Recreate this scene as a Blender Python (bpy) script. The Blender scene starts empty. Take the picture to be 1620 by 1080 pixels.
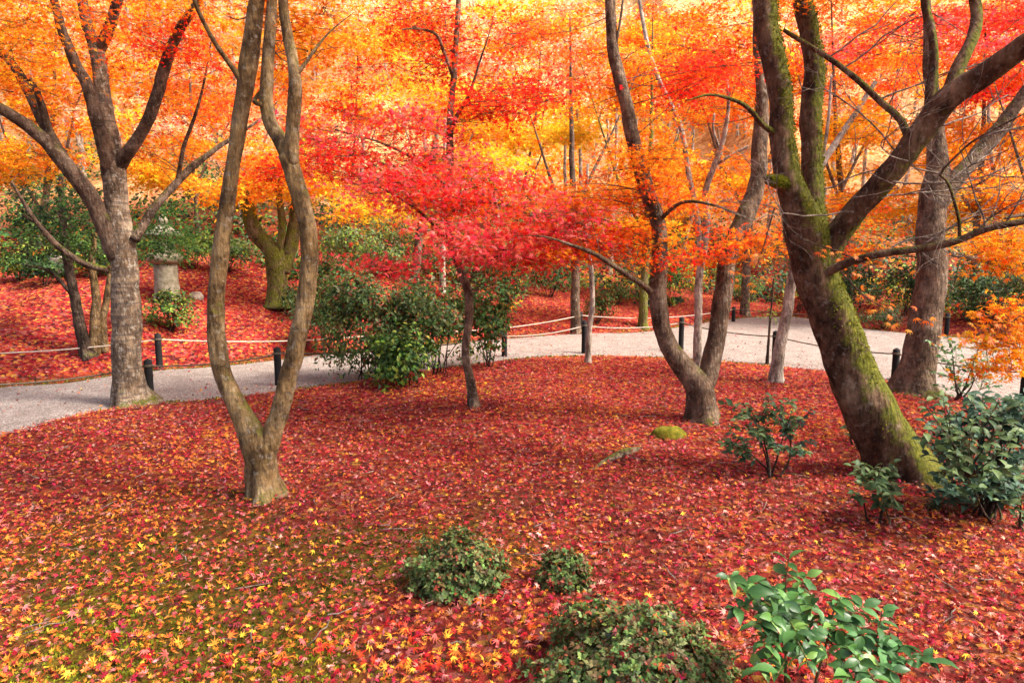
import bpy, math, random
import numpy as np
from mathutils import Vector, Matrix

random.seed(11)
RNG = np.random.default_rng(11)
SC = bpy.context.scene
COL = SC.collection

# ------------------------------------------------------------------ camera
CAM_Z, FPX, PITCH = 2.1, 1080.0, math.atan(140 / 1080)
cam = bpy.data.objects.new('camera', bpy.data.cameras.new('camera'))
COL.objects.link(cam)
cam.location = (0, 0, CAM_Z)
cam.rotation_euler = (math.pi / 2 - PITCH, 0, 0)
cam.data.lens, cam.data.sensor_width = 24, 36
cam.data.clip_end = 600
SC.camera = cam

# ------------------------------------------------------------------ sky, sun, exposure
SUN_EL, SUN_AZ = math.radians(50), math.radians(104)      # azimuth: clockwise from +Y (behind the garden, to the right)
world = bpy.data.worlds.new('World')
SC.world = world
world.use_nodes = True
wn = world.node_tree
sky = wn.nodes.new('ShaderNodeTexSky')
sky.sky_type = 'NISHITA'
sky.sun_disc = False
sky.sun_elevation = SUN_EL
sky.sun_rotation = SUN_AZ
sky.air_density, sky.dust_density, sky.ozone_density = 1.0, 6.0, 0.4
bg = wn.nodes['Background']
bg.inputs['Strength'].default_value = 0.15
wn.links.new(sky.outputs[0], bg.inputs[0])
sun = bpy.data.objects.new('sun', bpy.data.lights.new('sun', 'SUN'))
COL.objects.link(sun)
sun.data.energy, sun.data.angle, sun.data.color = 3.4, math.radians(13), (1, .94, .85)
sdir = Vector((math.sin(SUN_AZ) * math.cos(SUN_EL), math.cos(SUN_AZ) * math.cos(SUN_EL), math.sin(SUN_EL)))
sun.rotation_euler = sdir.to_track_quat('Z', 'Y').to_euler()
SC.view_settings.view_transform = 'Standard'
SC.view_settings.look = 'None'
SC.view_settings.exposure = 1.5
SC.view_settings.gamma = 1
SC.cycles.max_bounces = 5
SC.cycles.diffuse_bounces = 2
SC.cycles.transmission_bounces = 3
SC.cycles.adaptive_threshold = .02
SC.cycles.debug_use_spatial_splits = True
SC.cycles.glossy_bounces = 2

# ------------------------------------------------------------------ pixel <-> place helpers
CP, SP = math.cos(PITCH), math.sin(PITCH)
def ray(px, py):
    a, b = (px - 810) / FPX, (540 - py) / FPX
    return np.array([a, CP + b * SP, -SP + b * CP])
def at(px, py, Y):
    d = ray(px, py)
    t = Y / d[1]
    return np.array([d[0] * t, Y, CAM_Z + d[2] * t])

_PERM = RNG.random((256, 256))
def vnoise(x, y):
    x = np.asarray(x, float); y = np.asarray(y, float)
    xi, yi = np.floor(x).astype(int), np.floor(y).astype(int)
    fx, fy = x - xi, y - yi
    fx, fy = fx * fx * (3 - 2 * fx), fy * fy * (3 - 2 * fy)
    g = lambda i, j: _PERM[i % 256, j % 256]
    return (g(xi, yi) * (1 - fx) + g(xi + 1, yi) * fx) * (1 - fy) + (g(xi, yi + 1) * (1 - fx) + g(xi + 1, yi + 1) * fx) * fy
def fbm(x, y, o=3):
    s, a, r = 0, .5, 0
    for k in range(o):
        s = s + a * vnoise(x * 2 ** k + 17 * k, y * 2 ** k + 31 * k); r += a; a *= .5
    return s / r

def flat(px, py):                       # point on the level z = 0
    d = ray(px, py); t = -CAM_Z / d[2]
    return d[0] * t, d[1] * t
NEAR_PX = [(-260, 735), (-120, 706), (0, 684), (60, 671), (130, 651), (180, 641), (240, 633), (330, 627), (470, 611), (560, 601), (650, 585), (760, 571), (850, 562),
           (930, 560), (1000, 561), (1100, 566), (1200, 574), (1300, 583), (1400, 601), (1480, 622), (1620, 636), (1760, 662), (1950, 700)]
FAR_PX = [(-260, 640), (-120, 624), (0, 611), (100, 604), (180, 592), (250, 584), (330, 579), (440, 568), (550, 553), (700, 543), (830, 532), (930, 526),
          (1000, 525), (1060, 519), (1130, 507), (1200, 500), (1270, 501), (1330, 511), (1400, 522), (1500, 531), (1620, 541), (1760, 556), (1950, 575)]
NEAR_W = np.array([flat(*p) for p in NEAR_PX]); FAR_W = np.array([flat(*p) for p in FAR_PX])
def y_near(x): return np.interp(x, NEAR_W[:, 0], NEAR_W[:, 1])
_fx = np.maximum.accumulate(FAR_W[:, 0])
def y_far(x): return np.interp(x, _fx, FAR_W[:, 1])
def smooth(a, b, t):
    t = np.clip((t - a) / (b - a), 0, 1); return t * t * (3 - 2 * t)
def terrain(x, y):
    x = np.asarray(x, float); y = np.asarray(y, float)
    s = np.maximum(0, y - y_far(x) - .25)
    rate = .235 - .125 * smooth(-3, 4, x)
    h = rate * np.minimum(s, 9) + .30 * np.clip(s - 9, 0, 12) + .64 * np.maximum(s - 21, 0)
    h = np.minimum(h, 44 + 3 * fbm(x * .05, y * .05))
    lawn = smooth(.0, .9, y_near(x) - y)
    bank = smooth(.0, .8, s)
    h = h + lawn * (.035 + .10 * (fbm(x * .45 + 5, y * .45) - .5) + .03 * (fbm(x * 2.2, y * 2.2) - .5))
    h = h + bank * (.05 + .28 * (fbm(x * .3 + 9, y * .3) - .5))
    h = h - .03 * (1 - np.maximum(lawn, bank))
    h = h + .10 * np.exp(-(((x - 2.9) / .5) ** 2 + ((y - 8.6) / .4) ** 2))
    return h
def ground(px, py):
    d = ray(px, py); t = np.linspace(1.5, 90, 6000)
    x, y, z = d[0] * t, d[1] * t, CAM_Z + d[2] * t
    k = np.argmax(z < terrain(x, y))
    return np.array([x[k], y[k], float(terrain(x[k], y[k]))])

# ------------------------------------------------------------------ object helpers
def link(o, parent=None):
    COL.objects.link(o)
    if parent: o.parent = parent
    return o
def tag(o, label=None, cat=None, group=None, kind=None):
    for k, v in (('label', label), ('category', cat), ('group', group), ('kind', kind)):
        if v: o[k] = v
    return o
def empty(name, loc, label=None, cat=None, group=None):
    o = bpy.data.objects.new(name, None); link(o)
    o.location = [float(v) for v in loc]; o.empty_display_size = .2
    return tag(o, label, cat, group)
def mesh(name, V, F, mat, parent=None, col=None, smooth_=True, loc=None):
    """V (n,3) world positions, F (m,k) equal-sized faces or list of such arrays"""
    V = np.asarray(V, np.float32)
    Fs = F if isinstance(F, list) else [F]
    Fs = [np.asarray(f, np.int32) for f in Fs if len(f)]
    off = np.zeros(3)
    if loc is not None: off = np.asarray(loc, float)
    elif parent is not None:
        p = parent
        while p is not None: off = off + np.array(p.location); p = p.parent
    me = bpy.data.meshes.new(name)
    me.vertices.add(len(V)); me.vertices.foreach_set('co', (V - off).astype(np.float32).ravel())
    idx = np.concatenate([f.ravel() for f in Fs]); cnt = np.concatenate([np.full(len(f), f.shape[1]) for f in Fs])
    me.loops.add(len(idx)); me.loops.foreach_set('vertex_index', idx)
    st = np.concatenate([[0], np.cumsum(cnt)[:-1]]).astype(np.int32)
    me.polygons.add(len(cnt)); me.polygons.foreach_set('loop_start', st)
    me.polygons.foreach_set('use_smooth', np.full(len(cnt), smooth_))
    me.update(calc_edges=True)
    if col is not None:
        a = me.color_attributes.new('tint', 'FLOAT_COLOR', 'POINT')
        c = np.ones((len(V), 4), np.float32); c[:, :3] = col
        a.data.foreach_set('color', c.ravel())
    if mat: me.materials.append(mat)
    o = bpy.data.objects.new(name, me); link(o, parent)
    if loc is not None: o.location = [float(v) for v in loc]
    return o

# ------------------------------------------------------------------ materials
def newmat(name):
    m = bpy.data.materials.new(name); m.use_nodes = True
    nt = m.node_tree; nt.nodes.clear()
    out = nt.nodes.new('ShaderNodeOutputMaterial')
    return m, nt, out
def nd(nt, t, **kw):
    n = nt.nodes.new(t)
    for k, v in kw.items():
        if k in n.inputs: n.inputs[k].default_value = v
        else: setattr(n, k, v)
    return n
def ramp(nt, fac, stops, interp='LINEAR'):
    r = nt.nodes.new('ShaderNodeValToRGB'); r.color_ramp.interpolation = interp
    e = r.color_ramp.elements
    while len(e) < len(stops): e.new(.5)
    for i, (p, c) in enumerate(stops):
        e[i].position = p; e[i].color = (*c, 1) if len(c) == 3 else c
    nt.links.new(fac, r.inputs[0]); return r.outputs[0]
def mixc(nt, fac, a, b, mode='MIX'):
    m = nt.nodes.new('ShaderNodeMix'); m.data_type = 'RGBA'; m.blend_type = mode
    for s, v in ((m.inputs[0], fac), (m.inputs[6], a), (m.inputs[7], b)):
        if isinstance(v, bpy.types.NodeSocket): nt.links.new(v, s)
        else: s.default_value = v if isinstance(v, float) else (*v, 1)
    return m.outputs[2]
def coord(nt, scale=(1, 1, 1), kind='Object'):
    tc = nt.nodes.new('ShaderNodeTexCoord'); mp = nt.nodes.new('ShaderNodeMapping')
    mp.inputs['Scale'].default_value = scale
    nt.links.new(tc.outputs[kind], mp.inputs[0]); return mp.outputs[0]
def noise(nt, vec, scale, detail=4, rough=.55, dist=0):
    n = nd(nt, 'ShaderNodeTexNoise', Scale=scale, Detail=detail, Roughness=rough, Distortion=dist)
    nt.links.new(vec, n.inputs['Vector']); return n.outputs['Fac']
def bump(nt, h, strength, dist):
    b = nd(nt, 'ShaderNodeBump', Strength=strength, Distance=dist)
    nt.links.new(h, b.inputs['Height']); return b.outputs[0]

def leaf_mat(name, transl=.5, rough=.5, spec=.3, source='tint', stops=None, vary=.25):
    m, nt, out = newmat(name); L = nt.links.new
    if source == 'tint':
        a = nd(nt, 'ShaderNodeAttribute', attribute_name='tint'); c = a.outputs['Color']
    elif source == 'color':
        c = nt.nodes.new('ShaderNodeObjectInfo').outputs['Color']
    else:
        oi = nt.nodes.new('ShaderNodeObjectInfo'); c = ramp(nt, oi.outputs['Random'], stops, 'CONSTANT')
    v = coord(nt)
    n = noise(nt, v, 26, 3)
    f = nd(nt, 'ShaderNodeMapRange', **{'To Min': 1 - vary, 'To Max': 1 + vary}); L(n, f.inputs['Value'])
    mul = nd(nt, 'ShaderNodeVectorMath', operation='SCALE'); L(c, mul.inputs[0]); L(f.outputs[0], mul.inputs['Scale'])
    p = nd(nt, 'ShaderNodeBsdfPrincipled', Roughness=rough); p.inputs['Specular IOR Level'].default_value = spec
    L(mul.outputs[0], p.inputs['Base Color'])
    t = nt.nodes.new('ShaderNodeBsdfTranslucent'); L(mul.outputs[0], t.inputs['Color'])
    mx = nt.nodes.new('ShaderNodeMixShader'); mx.inputs[0].default_value = transl
    L(p.outputs[0], mx.inputs[1]); L(t.outputs[0], mx.inputs[2]); L(mx.outputs[0], out.inputs[0])
    return m
LEAFC = leaf_mat('maple_leaf_single', .6, .7, .06, 'color')
MAPLE = leaf_mat('maple_leaf', .6, .7, .06)
LITTER = leaf_mat('fallen_maple_leaf', .15, .6, .12)
GREEN = leaf_mat('evergreen_leaf', .3, .5, .15)
MOSSM = leaf_mat('moss_blade', .35, .8, .1)
LITTER1 = leaf_mat('fallen_maple_leaf_single', .15, .7, .06, 'object', [
    (0, (.42, .018, .02)), (.2, (.55, .06, .02)), (.36, (.62, .16, .03)), (.5, (.78, .42, .05)), (.62, (.6, .16, .13)), (.74, (.22, .03, .035)), (.84, (.5, .22, .16)), (.92, (.7, .3, .04))])
CAMLEAF = leaf_mat('camellia_leaf', .25, .4, .35, 'object', [
    (0, (.035, .10, .022)), (.3, (.055, .15, .032)), (.55, (.085, .20, .04)), (.75, (.03, .085, .025)), (.9, (.14, .26, .05))], .18)
BLUELEAF = leaf_mat('glossy_shade_leaf', .25, .5, .16, 'object', [
    (0, (.045, .085, .032)), (.3, (.075, .125, .042)), (.6, (.11, .165, .06)), (.85, (.06, .075, .03))], .18)
ORLEAF = leaf_mat('orange_maple_leaf', .5, .5, .25, 'object', [
    (0, (.78, .20, .02)), (.4, (.8, .28, .03)), (.7, (.72, .13, .02)), (.88, (.8, .36, .05))])

def bark_mat(name, dark, mid, pale, moss=0., mossdir=(0.6, 0, .8), lichen=.3, banded=0.):
    m, nt, out = newmat(name); L = nt.links.new
    v = coord(nt); vz = coord(nt, (1, 1, .32))
    n1 = noise(nt, v, 3.5, 5, .6); n2 = noise(nt, vz, 30, 6, .75)
    c = ramp(nt, n1, [(.3, dark), (.5, mid), (.72, pale)])
    c = mixc(nt, .65, c, ramp(nt, n2, [(.32, (.12, .11, .10)), (.5, (.6, .58, .56)), (.66, (1, 1, 1))]), 'MULTIPLY')
    c = mixc(nt, .8, c, ramp(nt, noise(nt, coord(nt, (1, 1, .55)), 8, 6, .7), [(.40, (.22, .17, .14)), (.48, (.70, .66, .61)), (.58, (1.2, 1.17, 1.1))]), 'MULTIPLY')
    li = noise(nt, v, 17, 6, .7)
    c = mixc(nt, ramp(nt, li, [(.60 - .08 * lichen, (0, 0, 0)), (.63 - .08 * lichen, (lichen,) * 3)]), c, (.42, .39, .32))
    if banded:
        vb = coord(nt, (.35, .35, 3.5)); nb = noise(nt, vb, 9, 3, .6)
        c = mixc(nt, ramp(nt, nb, [(.53, (0, 0, 0)), (.56, (banded,) * 3)]), c, (.10, .075, .06))
    if moss > 0:
        g = nt.nodes.new('ShaderNodeNewGeometry')
        dt = nd(nt, 'ShaderNodeVectorMath', operation='DOT_PRODUCT'); L(g.outputs['Normal'], dt.inputs[0]); dt.inputs[1].default_value = mossdir
        mn = noise(nt, v, 6, 7, .75)
        ad = nd(nt, 'ShaderNodeMath', operation='MULTIPLY_ADD'); L(dt.outputs['Value'], ad.inputs[0]); ad.inputs[1].default_value = .28; L(mn, ad.inputs[2])
        e = .68 - .26 * moss
        mossc = ramp(nt, noise(nt, v, 30, 6, .75), [(.32, (.03, .04, .006)), (.5, (.12, .13, .014)), (.72, (.27, .25, .03))])
        c = mixc(nt, ramp(nt, ad.outputs[0], [(e, (0, 0, 0)), (e + .14, (.92,) * 3)]), c, mossc)
    p = nd(nt, 'ShaderNodeBsdfPrincipled', Roughness=.92); p.inputs['Specular IOR Level'].default_value = .15
    L(c, p.inputs['Base Color'])
    vor = nd(nt, 'ShaderNodeTexVoronoi', Scale=34.); L(coord(nt, (1, 1, .28)), vor.inputs['Vector'])
    hm = nd(nt, 'ShaderNodeMath', operation='MULTIPLY_ADD'); L(vor.outputs['Distance'], hm.inputs[0]); hm.inputs[1].default_value = .5; L(n2, hm.inputs[2])
    L(bump(nt, hm.outputs[0], 1., .05), p.inputs['Normal']); L(p.outputs[0], out.inputs[0])
    return m
BARK_GREY = bark_mat('bark_grey_blotched', (.15, .10, .062), (.33, .24, .16), (.56, .45, .33), .15, (0, 0, 1), .6, .7)
BARK_TAN = bark_mat('bark_tan_smooth', (.15, .09, .036), (.34, .22, .10), (.58, .43, .24), .25, (.2, 0, .7), .35, .25)
BARK_BROWN = bark_mat('bark_brown', (.11, .07, .045), (.23, .155, .105), (.42, .32, .23), .1, (0, 0, 1), .35, .35)
BARK_PALE = bark_mat('bark_pale', (.42, .36, .29), (.62, .55, .46), (.78, .71, .63), 0, (0, 0, 1), .4, .1)
BARK_MOSSY = bark_mat('bark_mossy_dark', (.08, .042, .028), (.17, .095, .058), (.36, .25, .16), .74, (.85, -.15, .5), .3)
BARK_GREENMOSS = bark_mat('bark_full_moss', (.12, .08, .04), (.2, .15, .08), (.3, .24, .15), 1.0, (0, 0, .3), .2)
BARK_DARK = bark_mat('bark_dark', (.04, .028, .02), (.09, .06, .045), (.18, .13, .10), .1, (0, 0, 1), .15)
BARK_LIMB = bark_mat('bark_dark_limb', (.08, .05, .035), (.17, .11, .075), (.32, .24, .18), .05, (0, 0, 1), .25, .3)
TWIG = bark_mat('twig_bark', (.12, .07, .05), (.22, .14, .10), (.34, .26, .2), 0, (0, 0, 1), .1)
TWIG_PALE = bark_mat('twig_bark_pale', (.28, .22, .18), (.42, .35, .30), (.55, .48, .42), 0, (0, 0, 1), .1)

def ground_mat():
    m, nt, out = newmat('leaf_strewn_ground'); L = nt.links.new
    v = coord(nt)
    vor = nd(nt, 'ShaderNodeTexVoronoi', Scale=19., Randomness=1.); L(v, vor.inputs['Vector'])
    sep = nt.nodes.new('ShaderNodeSeparateColor'); L(vor.outputs['Color'], sep.inputs[0])
    lit = ramp(nt, sep.outputs[0], [(0, (.08, .015, .016)), (.18, (.24, .014, .02)), (.42, (.33, .028, .024)), (.6, (.38, .06, .03)), (.74, (.32, .09, .075)), (.86, (.44, .14, .035)), (.96, (.55, .28, .05))], 'CONSTANT')
    a = nd(nt, 'ShaderNodeAttribute', attribute_name='tint'); s2 = nt.nodes.new('ShaderNodeSeparateColor'); L(a.outputs['Color'], s2.inputs[0])
    soil = ramp(nt, noise(nt, v, 14, 5, .7), [(.3, (.020, .008, .005)), (.6, (.075, .022, .012)), (.8, (.15, .04, .02))])
    mossc = ramp(nt, noise(nt, v, 60, 4, .7), [(.32, (.012, .022, .003)), (.55, (.05, .07, .006)), (.75, (.14, .15, .012))])
    lit = mixc(nt, 1., lit, ramp(nt, noise(nt, v, 1.6, 6, .75), [(.3, (.38, .30, .30)), (.5, (.85, .8, .8)), (.68, (1.1, 1.15, 1.))]), 'MULTIPLY')
    c = mixc(nt, s2.outputs[0], soil, lit)              # red channel: how much leaf litter the sheet itself shows
    c = mixc(nt, s2.outputs[1], c, mossc)               # green channel: moss
    far = ramp(nt, noise(nt, v, 2.6, 8, .8), [(.34, (.14, .06, .025)), (.46, (.40, .19, .07)), (.54, (.54, .32, .14)), (.66, (.66, .46, .27))])
    c = mixc(nt, s2.outputs[2], c, far)                 # blue channel: far hillside, paled so gaps between the crowns look brightly lit
    p = nd(nt, 'ShaderNodeBsdfPrincipled', Roughness=.95); p.inputs['Specular IOR Level'].default_value = .03; L(c, p.inputs['Base Color'])
    hb = nd(nt, 'ShaderNodeMath', operation='ADD'); L(vor.outputs['Distance'], hb.inputs[0]); L(noise(nt, v, 45, 4), hb.inputs[1])
    L(bump(nt, hb.outputs[0], .8, .03), p.inputs['Normal']); L(p.outputs[0], out.inputs[0])
    return m
def gravel_mat():
    m, nt, out = newmat('pale_gravel'); L = nt.links.new
    v = coord(nt)
    vor = nd(nt, 'ShaderNodeTexVoronoi', Scale=60.); L(v, vor.inputs['Vector'])
    sep = nt.nodes.new('ShaderNodeSeparateColor'); L(vor.outputs['Color'], sep.inputs[0])
    c = ramp(nt, sep.outputs[0], [(0, (.125, .10, .085)), (.4, (.228, .19, .165)), (.8, (.30, .255, .225)), (1, (.42, .365, .325))])
    c = mixc(nt, .8, c, ramp(nt, noise(nt, v, 2.2, 5, .7), [(.3, (.66, .60, .58)), (.6, (1, 1, 1))]), 'MULTIPLY')
    c = mixc(nt, ramp(nt, noise(nt, v, 3, 6, .75), [(.55, (0, 0, 0)), (.7, (.6,) * 3)]), c, (.13, .10, .09))
    p = nd(nt, 'ShaderNodeBsdfPrincipled', Roughness=.95); p.inputs['Specular IOR Level'].default_value = .1; L(c, p.inputs['Base Color'])
    L(bump(nt, vor.outputs['Distance'], .9, .012), p.inputs['Normal']); L(p.outputs[0], out.inputs[0])
    return m
def simple_mat(name, stops, scale, rough=.9, bs=.5, bd=.01, zs=1.):
    m, nt, out = newmat(name); L = nt.links.new
    v = coord(nt, (1, 1, zs)); n = noise(nt, v, scale, 6, .65)
    p = nd(nt, 'ShaderNodeBsdfPrincipled', Roughness=rough); p.inputs['Specular IOR Level'].default_value = .15; L(ramp(nt, n, stops), p.inputs['Base Color'])
    L(bump(nt, noise(nt, v, scale * 5, 4), bs, bd), p.inputs['Normal']); L(p.outputs[0], out.inputs[0])
    return m
STONE = simple_mat('lantern_granite', [(.3, (.10, .09, .05)), (.5, (.22, .20, .14)), (.7, (.33, .31, .24))], 9, bs=.8)
ROCK = simple_mat('boulder_stone', [(.3, (.10, .08, .06)), (.5, (.25, .2, .15)), (.72, (.38, .33, .27))], 6, bs=.8, bd=.03)
CHAR = simple_mat('charred_wood', [(.3, (.006, .0055, .0055)), (.6, (.016, .015, .016)), (.8, (.035, .032, .032))], 14, .75, .6, .01, .15)
ROPE_PALE = simple_mat('pale_hemp_rope', [(.3, (.30, .24, .18)), (.6, (.52, .45, .37)), (.8, (.62, .56, .48))], 60, .95, .8, .006)
ROPE_DARK = simple_mat('weathered_hemp_rope', [(.3, (.06, .05, .035)), (.6, (.14, .11, .08)), (.8, (.22, .18, .13))], 60, .95, .8, .006)
MOSS_MOUND = simple_mat('cushion_moss', [(.3, (.05, .06, .006)), (.5, (.16, .15, .012)), (.75, (.30, .24, .03))], 22, 1., 1., .02)

# ------------------------------------------------------------------ tubes (trunks, limbs, twigs, ropes)
def catmull(P, n):
    P = np.asarray(P, float)
    Q = np.vstack([2 * P[0] - P[1], P, 2 * P[-1] - P[-2]])
    out = []
    for i in range(len(P) - 1):
        p0, p1, p2, p3 = Q[i:i + 4]
        for t in np.linspace(0, 1, n, endpoint=False):
            out.append(.5 * (2 * p1 + (p2 - p0) * t + (2 * p0 - 5 * p1 + 4 * p2 - p3) * t * t + (3 * p1 - p0 - 3 * p2 + p3) * t ** 3))
    out.append(P[-1]); return np.array(out)
def tube(P, R, sides=12, rough=0., cap=True, seed=0, lobes=0.):
    """P (n,3) centre line, R (n,) radii -> V, quads, tris"""
    P = np.asarray(P, float); R = np.asarray(R, float); n = len(P)
    T = np.gradient(P, axis=0); T /= np.linalg.norm(T, axis=1)[:, None] + 1e-9
    ref = np.array([0, 1., 0]) if abs(T[0][1]) < .9 else np.array([1., 0, 0])
    A = np.cross(T[0], ref); A /= np.linalg.norm(A)
    S = np.concatenate([[0], np.cumsum(np.linalg.norm(np.diff(P, axis=0), axis=1))]); RM = float(np.mean(R))
    V = np.zeros((n, sides, 3)); ang = np.arange(sides) * 2 * math.pi / sides
    for i in range(n):
        A = A - T[i] * np.dot(A, T[i]); A /= np.linalg.norm(A) + 1e-9
        B = np.cross(T[i], A)
        rr = R[i] * np.ones(sides)
        if rough:
            sl = S[i] / max(RM * 4, .02)
            f = fbm(np.cos(ang) * 1.1 + seed * 3.1 + 40 + sl * .35, np.sin(ang) * 1.1 + sl * .5 + 40, 2) - .5
            g = fbm(np.cos(ang) * 3.3 + seed + 90 + sl * .6, np.sin(ang) * 3.3 + sl * 1.6 + 70, 3) - .5
            rr = rr * (1 + rough * (1.6 * (f - f.mean()) + .55 * g))
        if lobes:
            w = math.exp(-max(0, S[i] - .06) / .16)
            rr = rr * (1 + lobes * w * (.25 + .9 * np.maximum(0, np.cos(ang * 2.5 + seed * 1.7)) ** 2 + .6 * np.maximum(0, np.cos(ang * 1.5 + seed)) ** 3))
        V[i] = P[i] + np.cos(ang)[:, None] * rr[:, None] * A + np.sin(ang)[:, None] * rr[:, None] * B
    V = V.reshape(-1, 3)
    a = np.arange(n - 1)[:, None] * sides; j = np.arange(sides)[None]; k = (j + 1) % sides
    F = np.stack([a + j, a + k, a + sides + k, a + sides + j], -1).reshape(-1, 4)
    tr = np.zeros((0, 3), int)
    if cap:
        V = np.vstack([V, P[-1] + T[-1] * R[-1] * .6, P[0]])
        c = len(V) - 2; e = (n - 1) * sides; jj = np.arange(sides)
        tr = np.vstack([np.stack([e + jj, e + (jj + 1) % sides, np.full(sides, c)], -1), np.stack([(jj + 1) % sides, jj, np.full(sides, c + 1)], -1)])
    return V, F, tr
class MB:
    def __init__(s): s.V, s.Q, s.T, s.C, s.n = [], [], [], [], 0
    def add(s, V, Q=None, T=None, C=None):
        s.V.append(V)
        if Q is not None and len(Q): s.Q.append(np.asarray(Q) + s.n)
        if T is not None and len(T): s.T.append(np.asarray(T) + s.n)
        if C is not None: s.C.append(C)
        s.n += len(V)
    def tube(s, *a, **k): s.add(*tube(*a, **k))
    def build(s, name, mat, parent=None, **k):
        F = []
        if s.Q: F.append(np.vstack(s.Q))
        if s.T: F.append(np.vstack(s.T))
        return mesh(name, np.vstack(s.V), F, mat, parent, col=np.vstack(s.C) if s.C else None, **k)

# ------------------------------------------------------------------ leaves
def maple_template(lobes=5, droop=.22, petiole=False):
    if lobes == 7: ang, ln = [90, 50, 130, 12, 168, -38, 218], [1, .93, .93, .74, .74, .42, .42]
    elif lobes == 5: ang, ln = [90, 42, 138, -8, 188], [1, .92, .92, .66, .66]
    else: ang, ln = [90, 25, 155], [1, .85, .85]
    o = np.argsort(ang); ang = np.radians(np.array(ang, float)[o]); ln = np.array(ln)[o]
    pts = [(0, 0, 0)]; n = len(ang)
    for i in range(n):
        a, l = ang[i], ln[i]
        pts.append((l * math.cos(a), l * math.sin(a), -droop * l))
        if i < n - 1: b = (a + ang[i + 1]) / 2; r = .30
        else: b = math.radians(270); r = .10
        pts.append((r * math.cos(b), r * math.sin(b), .02))
    F = [(0, i, i % (2 * n) + 1) for i in range(1, 2 * n + 1)]
    return np.array(pts), np.array(F)
def tri_template():
    return np.array([(0, -.25, 0), (.30, .05, .0), (.12, 1, -.2), (-.10, .15, 0), (.85, .55, -.15), (-.85, .5, -.15)]), np.array([(0, 1, 2), (0, 2, 3), (0, 4, 1), (0, 3, 5)])
def oval_template():
    w = [0, .20, .27, .18, 0]; y = [0, .25, .5, .78, 1.08]; z = [0, .05, .07, .03, -.12]
    pts = [(0, y[0], 0)]; F = []
    for i in (1, 2, 3): pts += [(-w[i], y[i], z[i] + .07), (0, y[i], z[i]), (w[i], y[i], z[i] + .07)]
    pts.append((0, y[4], z[4]))
    F = [(0, 2, 1), (0, 3, 2), (10, 7, 8), (10, 8, 9)]
    for i in (0, 1):
        b = 1 + 3 * i
        F += [(b, b + 1, b + 4), (b, b + 4, b + 3), (b + 1, b + 2, b + 5), (b + 1, b + 5, b + 4)]
    return np.array(pts), np.array(F)
def slim_template():
    return np.array([(0, 0, 0), (-.24, .5, .08), (0, .5, 0), (.24, .5, .08), (0, 1, -.06)]), np.array([(0, 2, 1), (0, 3, 2), (1, 2, 4), (2, 3, 4)])
def diamond_template():
    return np.array([(0, 0, 0), (-.3, .5, .06), (.3, .5, .06), (0, 1, -.05)]), np.array([(0, 2, 1), (1, 2, 3)])
M7, M5, M3, OVAL, SLIM, DIA = maple_template(7), maple_template(5), tri_template(), oval_template(), slim_template(), diamond_template()
def unit(v): return v / (np.linalg.norm(v, axis=-1, keepdims=True) + 1e-9)
def frames(N, D):
    N = unit(N); D = unit(D - N * np.sum(D * N, 1)[:, None]); X = np.cross(D, N)
    return X, D, N
def leaves(pos, N, D, size, tmpl, col, fold=None, asp=None):
    T, F = tmpl; n, k = len(pos), len(T)
    X, Y, Z = frames(N, D)
    s = size[:, None, None]
    tz = T[None, :, 2] * (np.ones(n) if fold is None else fold)[:, None]
    ax_ = (np.ones(n) if asp is None else asp)[:, None, None]
    V = pos[:, None] + s * (T[None, :, 0:1] * ax_ * X[:, None] + T[None, :, 1:2] * Y[:, None] + tz[:, :, None] * Z[:, None])
    FF = (F[None] + (np.arange(n) * k)[:, None, None]).reshape(-1, F.shape[1])
    return V.reshape(-1, 3), FF, np.repeat(col, k, 0)
def rnd(n, s=1.): return RNG.normal(0, s, (n, 3))
PAL = {
    'orange': [(.84, .21, .014), (.86, .30, .018), (.82, .14, .012), (.88, .40, .025)],
    'deep': [(.80, .11, .014), (.84, .18, .014), (.74, .06, .014)],
    'red': [(.82, .025, .016), (.84, .055, .02), (.74, .016, .018), (.84, .12, .02)],
    'pink': [(.88, .06, .11), (.9, .13, .15), (.86, .035, .055), (.9, .23, .2), (.88, .11, .06), (.88, .2, .09)],
    'yellow': [(.88, .54, .025), (.88, .44, .02), (.86, .58, .06)],
    'gold': [(.86, .40, .018), (.86, .31, .018), (.86, .50, .025), (.84, .23, .018)],
    'mixoy': [(.86, .31, .018), (.88, .48, .022), (.84, .20, .014), (.86, .55, .05)],
    'peach': [(.86, .54, .36), (.88, .64, .44), (.84, .42, .24), (.86, .58, .24), (.82, .36, .26)],  # washed-out brightness of far sunlit leaves put into the colour
    'green': [(.04, .085, .022), (.055, .125, .028), (.085, .16, .034), (.03, .06, .022)],
    'lime': [(.17, .26, .035), (.24, .32, .05), (.12, .20, .035)],
    'dark': [(.025, .05, .02), (.04, .08, .028), (.02, .038, .018)],
    'olive': [(.11, .16, .045), (.14, .20, .055), (.08, .12, .035), (.18, .21, .08), (.14, .09, .04)],
    'sage': [(.13, .18, .08), (.17, .23, .09), (.10, .15, .06), (.22, .25, .12)],
    'mixgreen': [(.06, .12, .034), (.09, .15, .034), (.16, .17, .034), (.24, .07, .034), (.035, .07, .022)],
}
def pal(name, n, jit=.16):
    p = np.array(PAL[name]); c = p[RNG.integers(0, len(p), n)]
    return np.clip(c * (1 + RNG.normal(0, jit, (n, 1))) * (1 + RNG.normal(0, jit * .5, (n, 3))), 0, .92)

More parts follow.
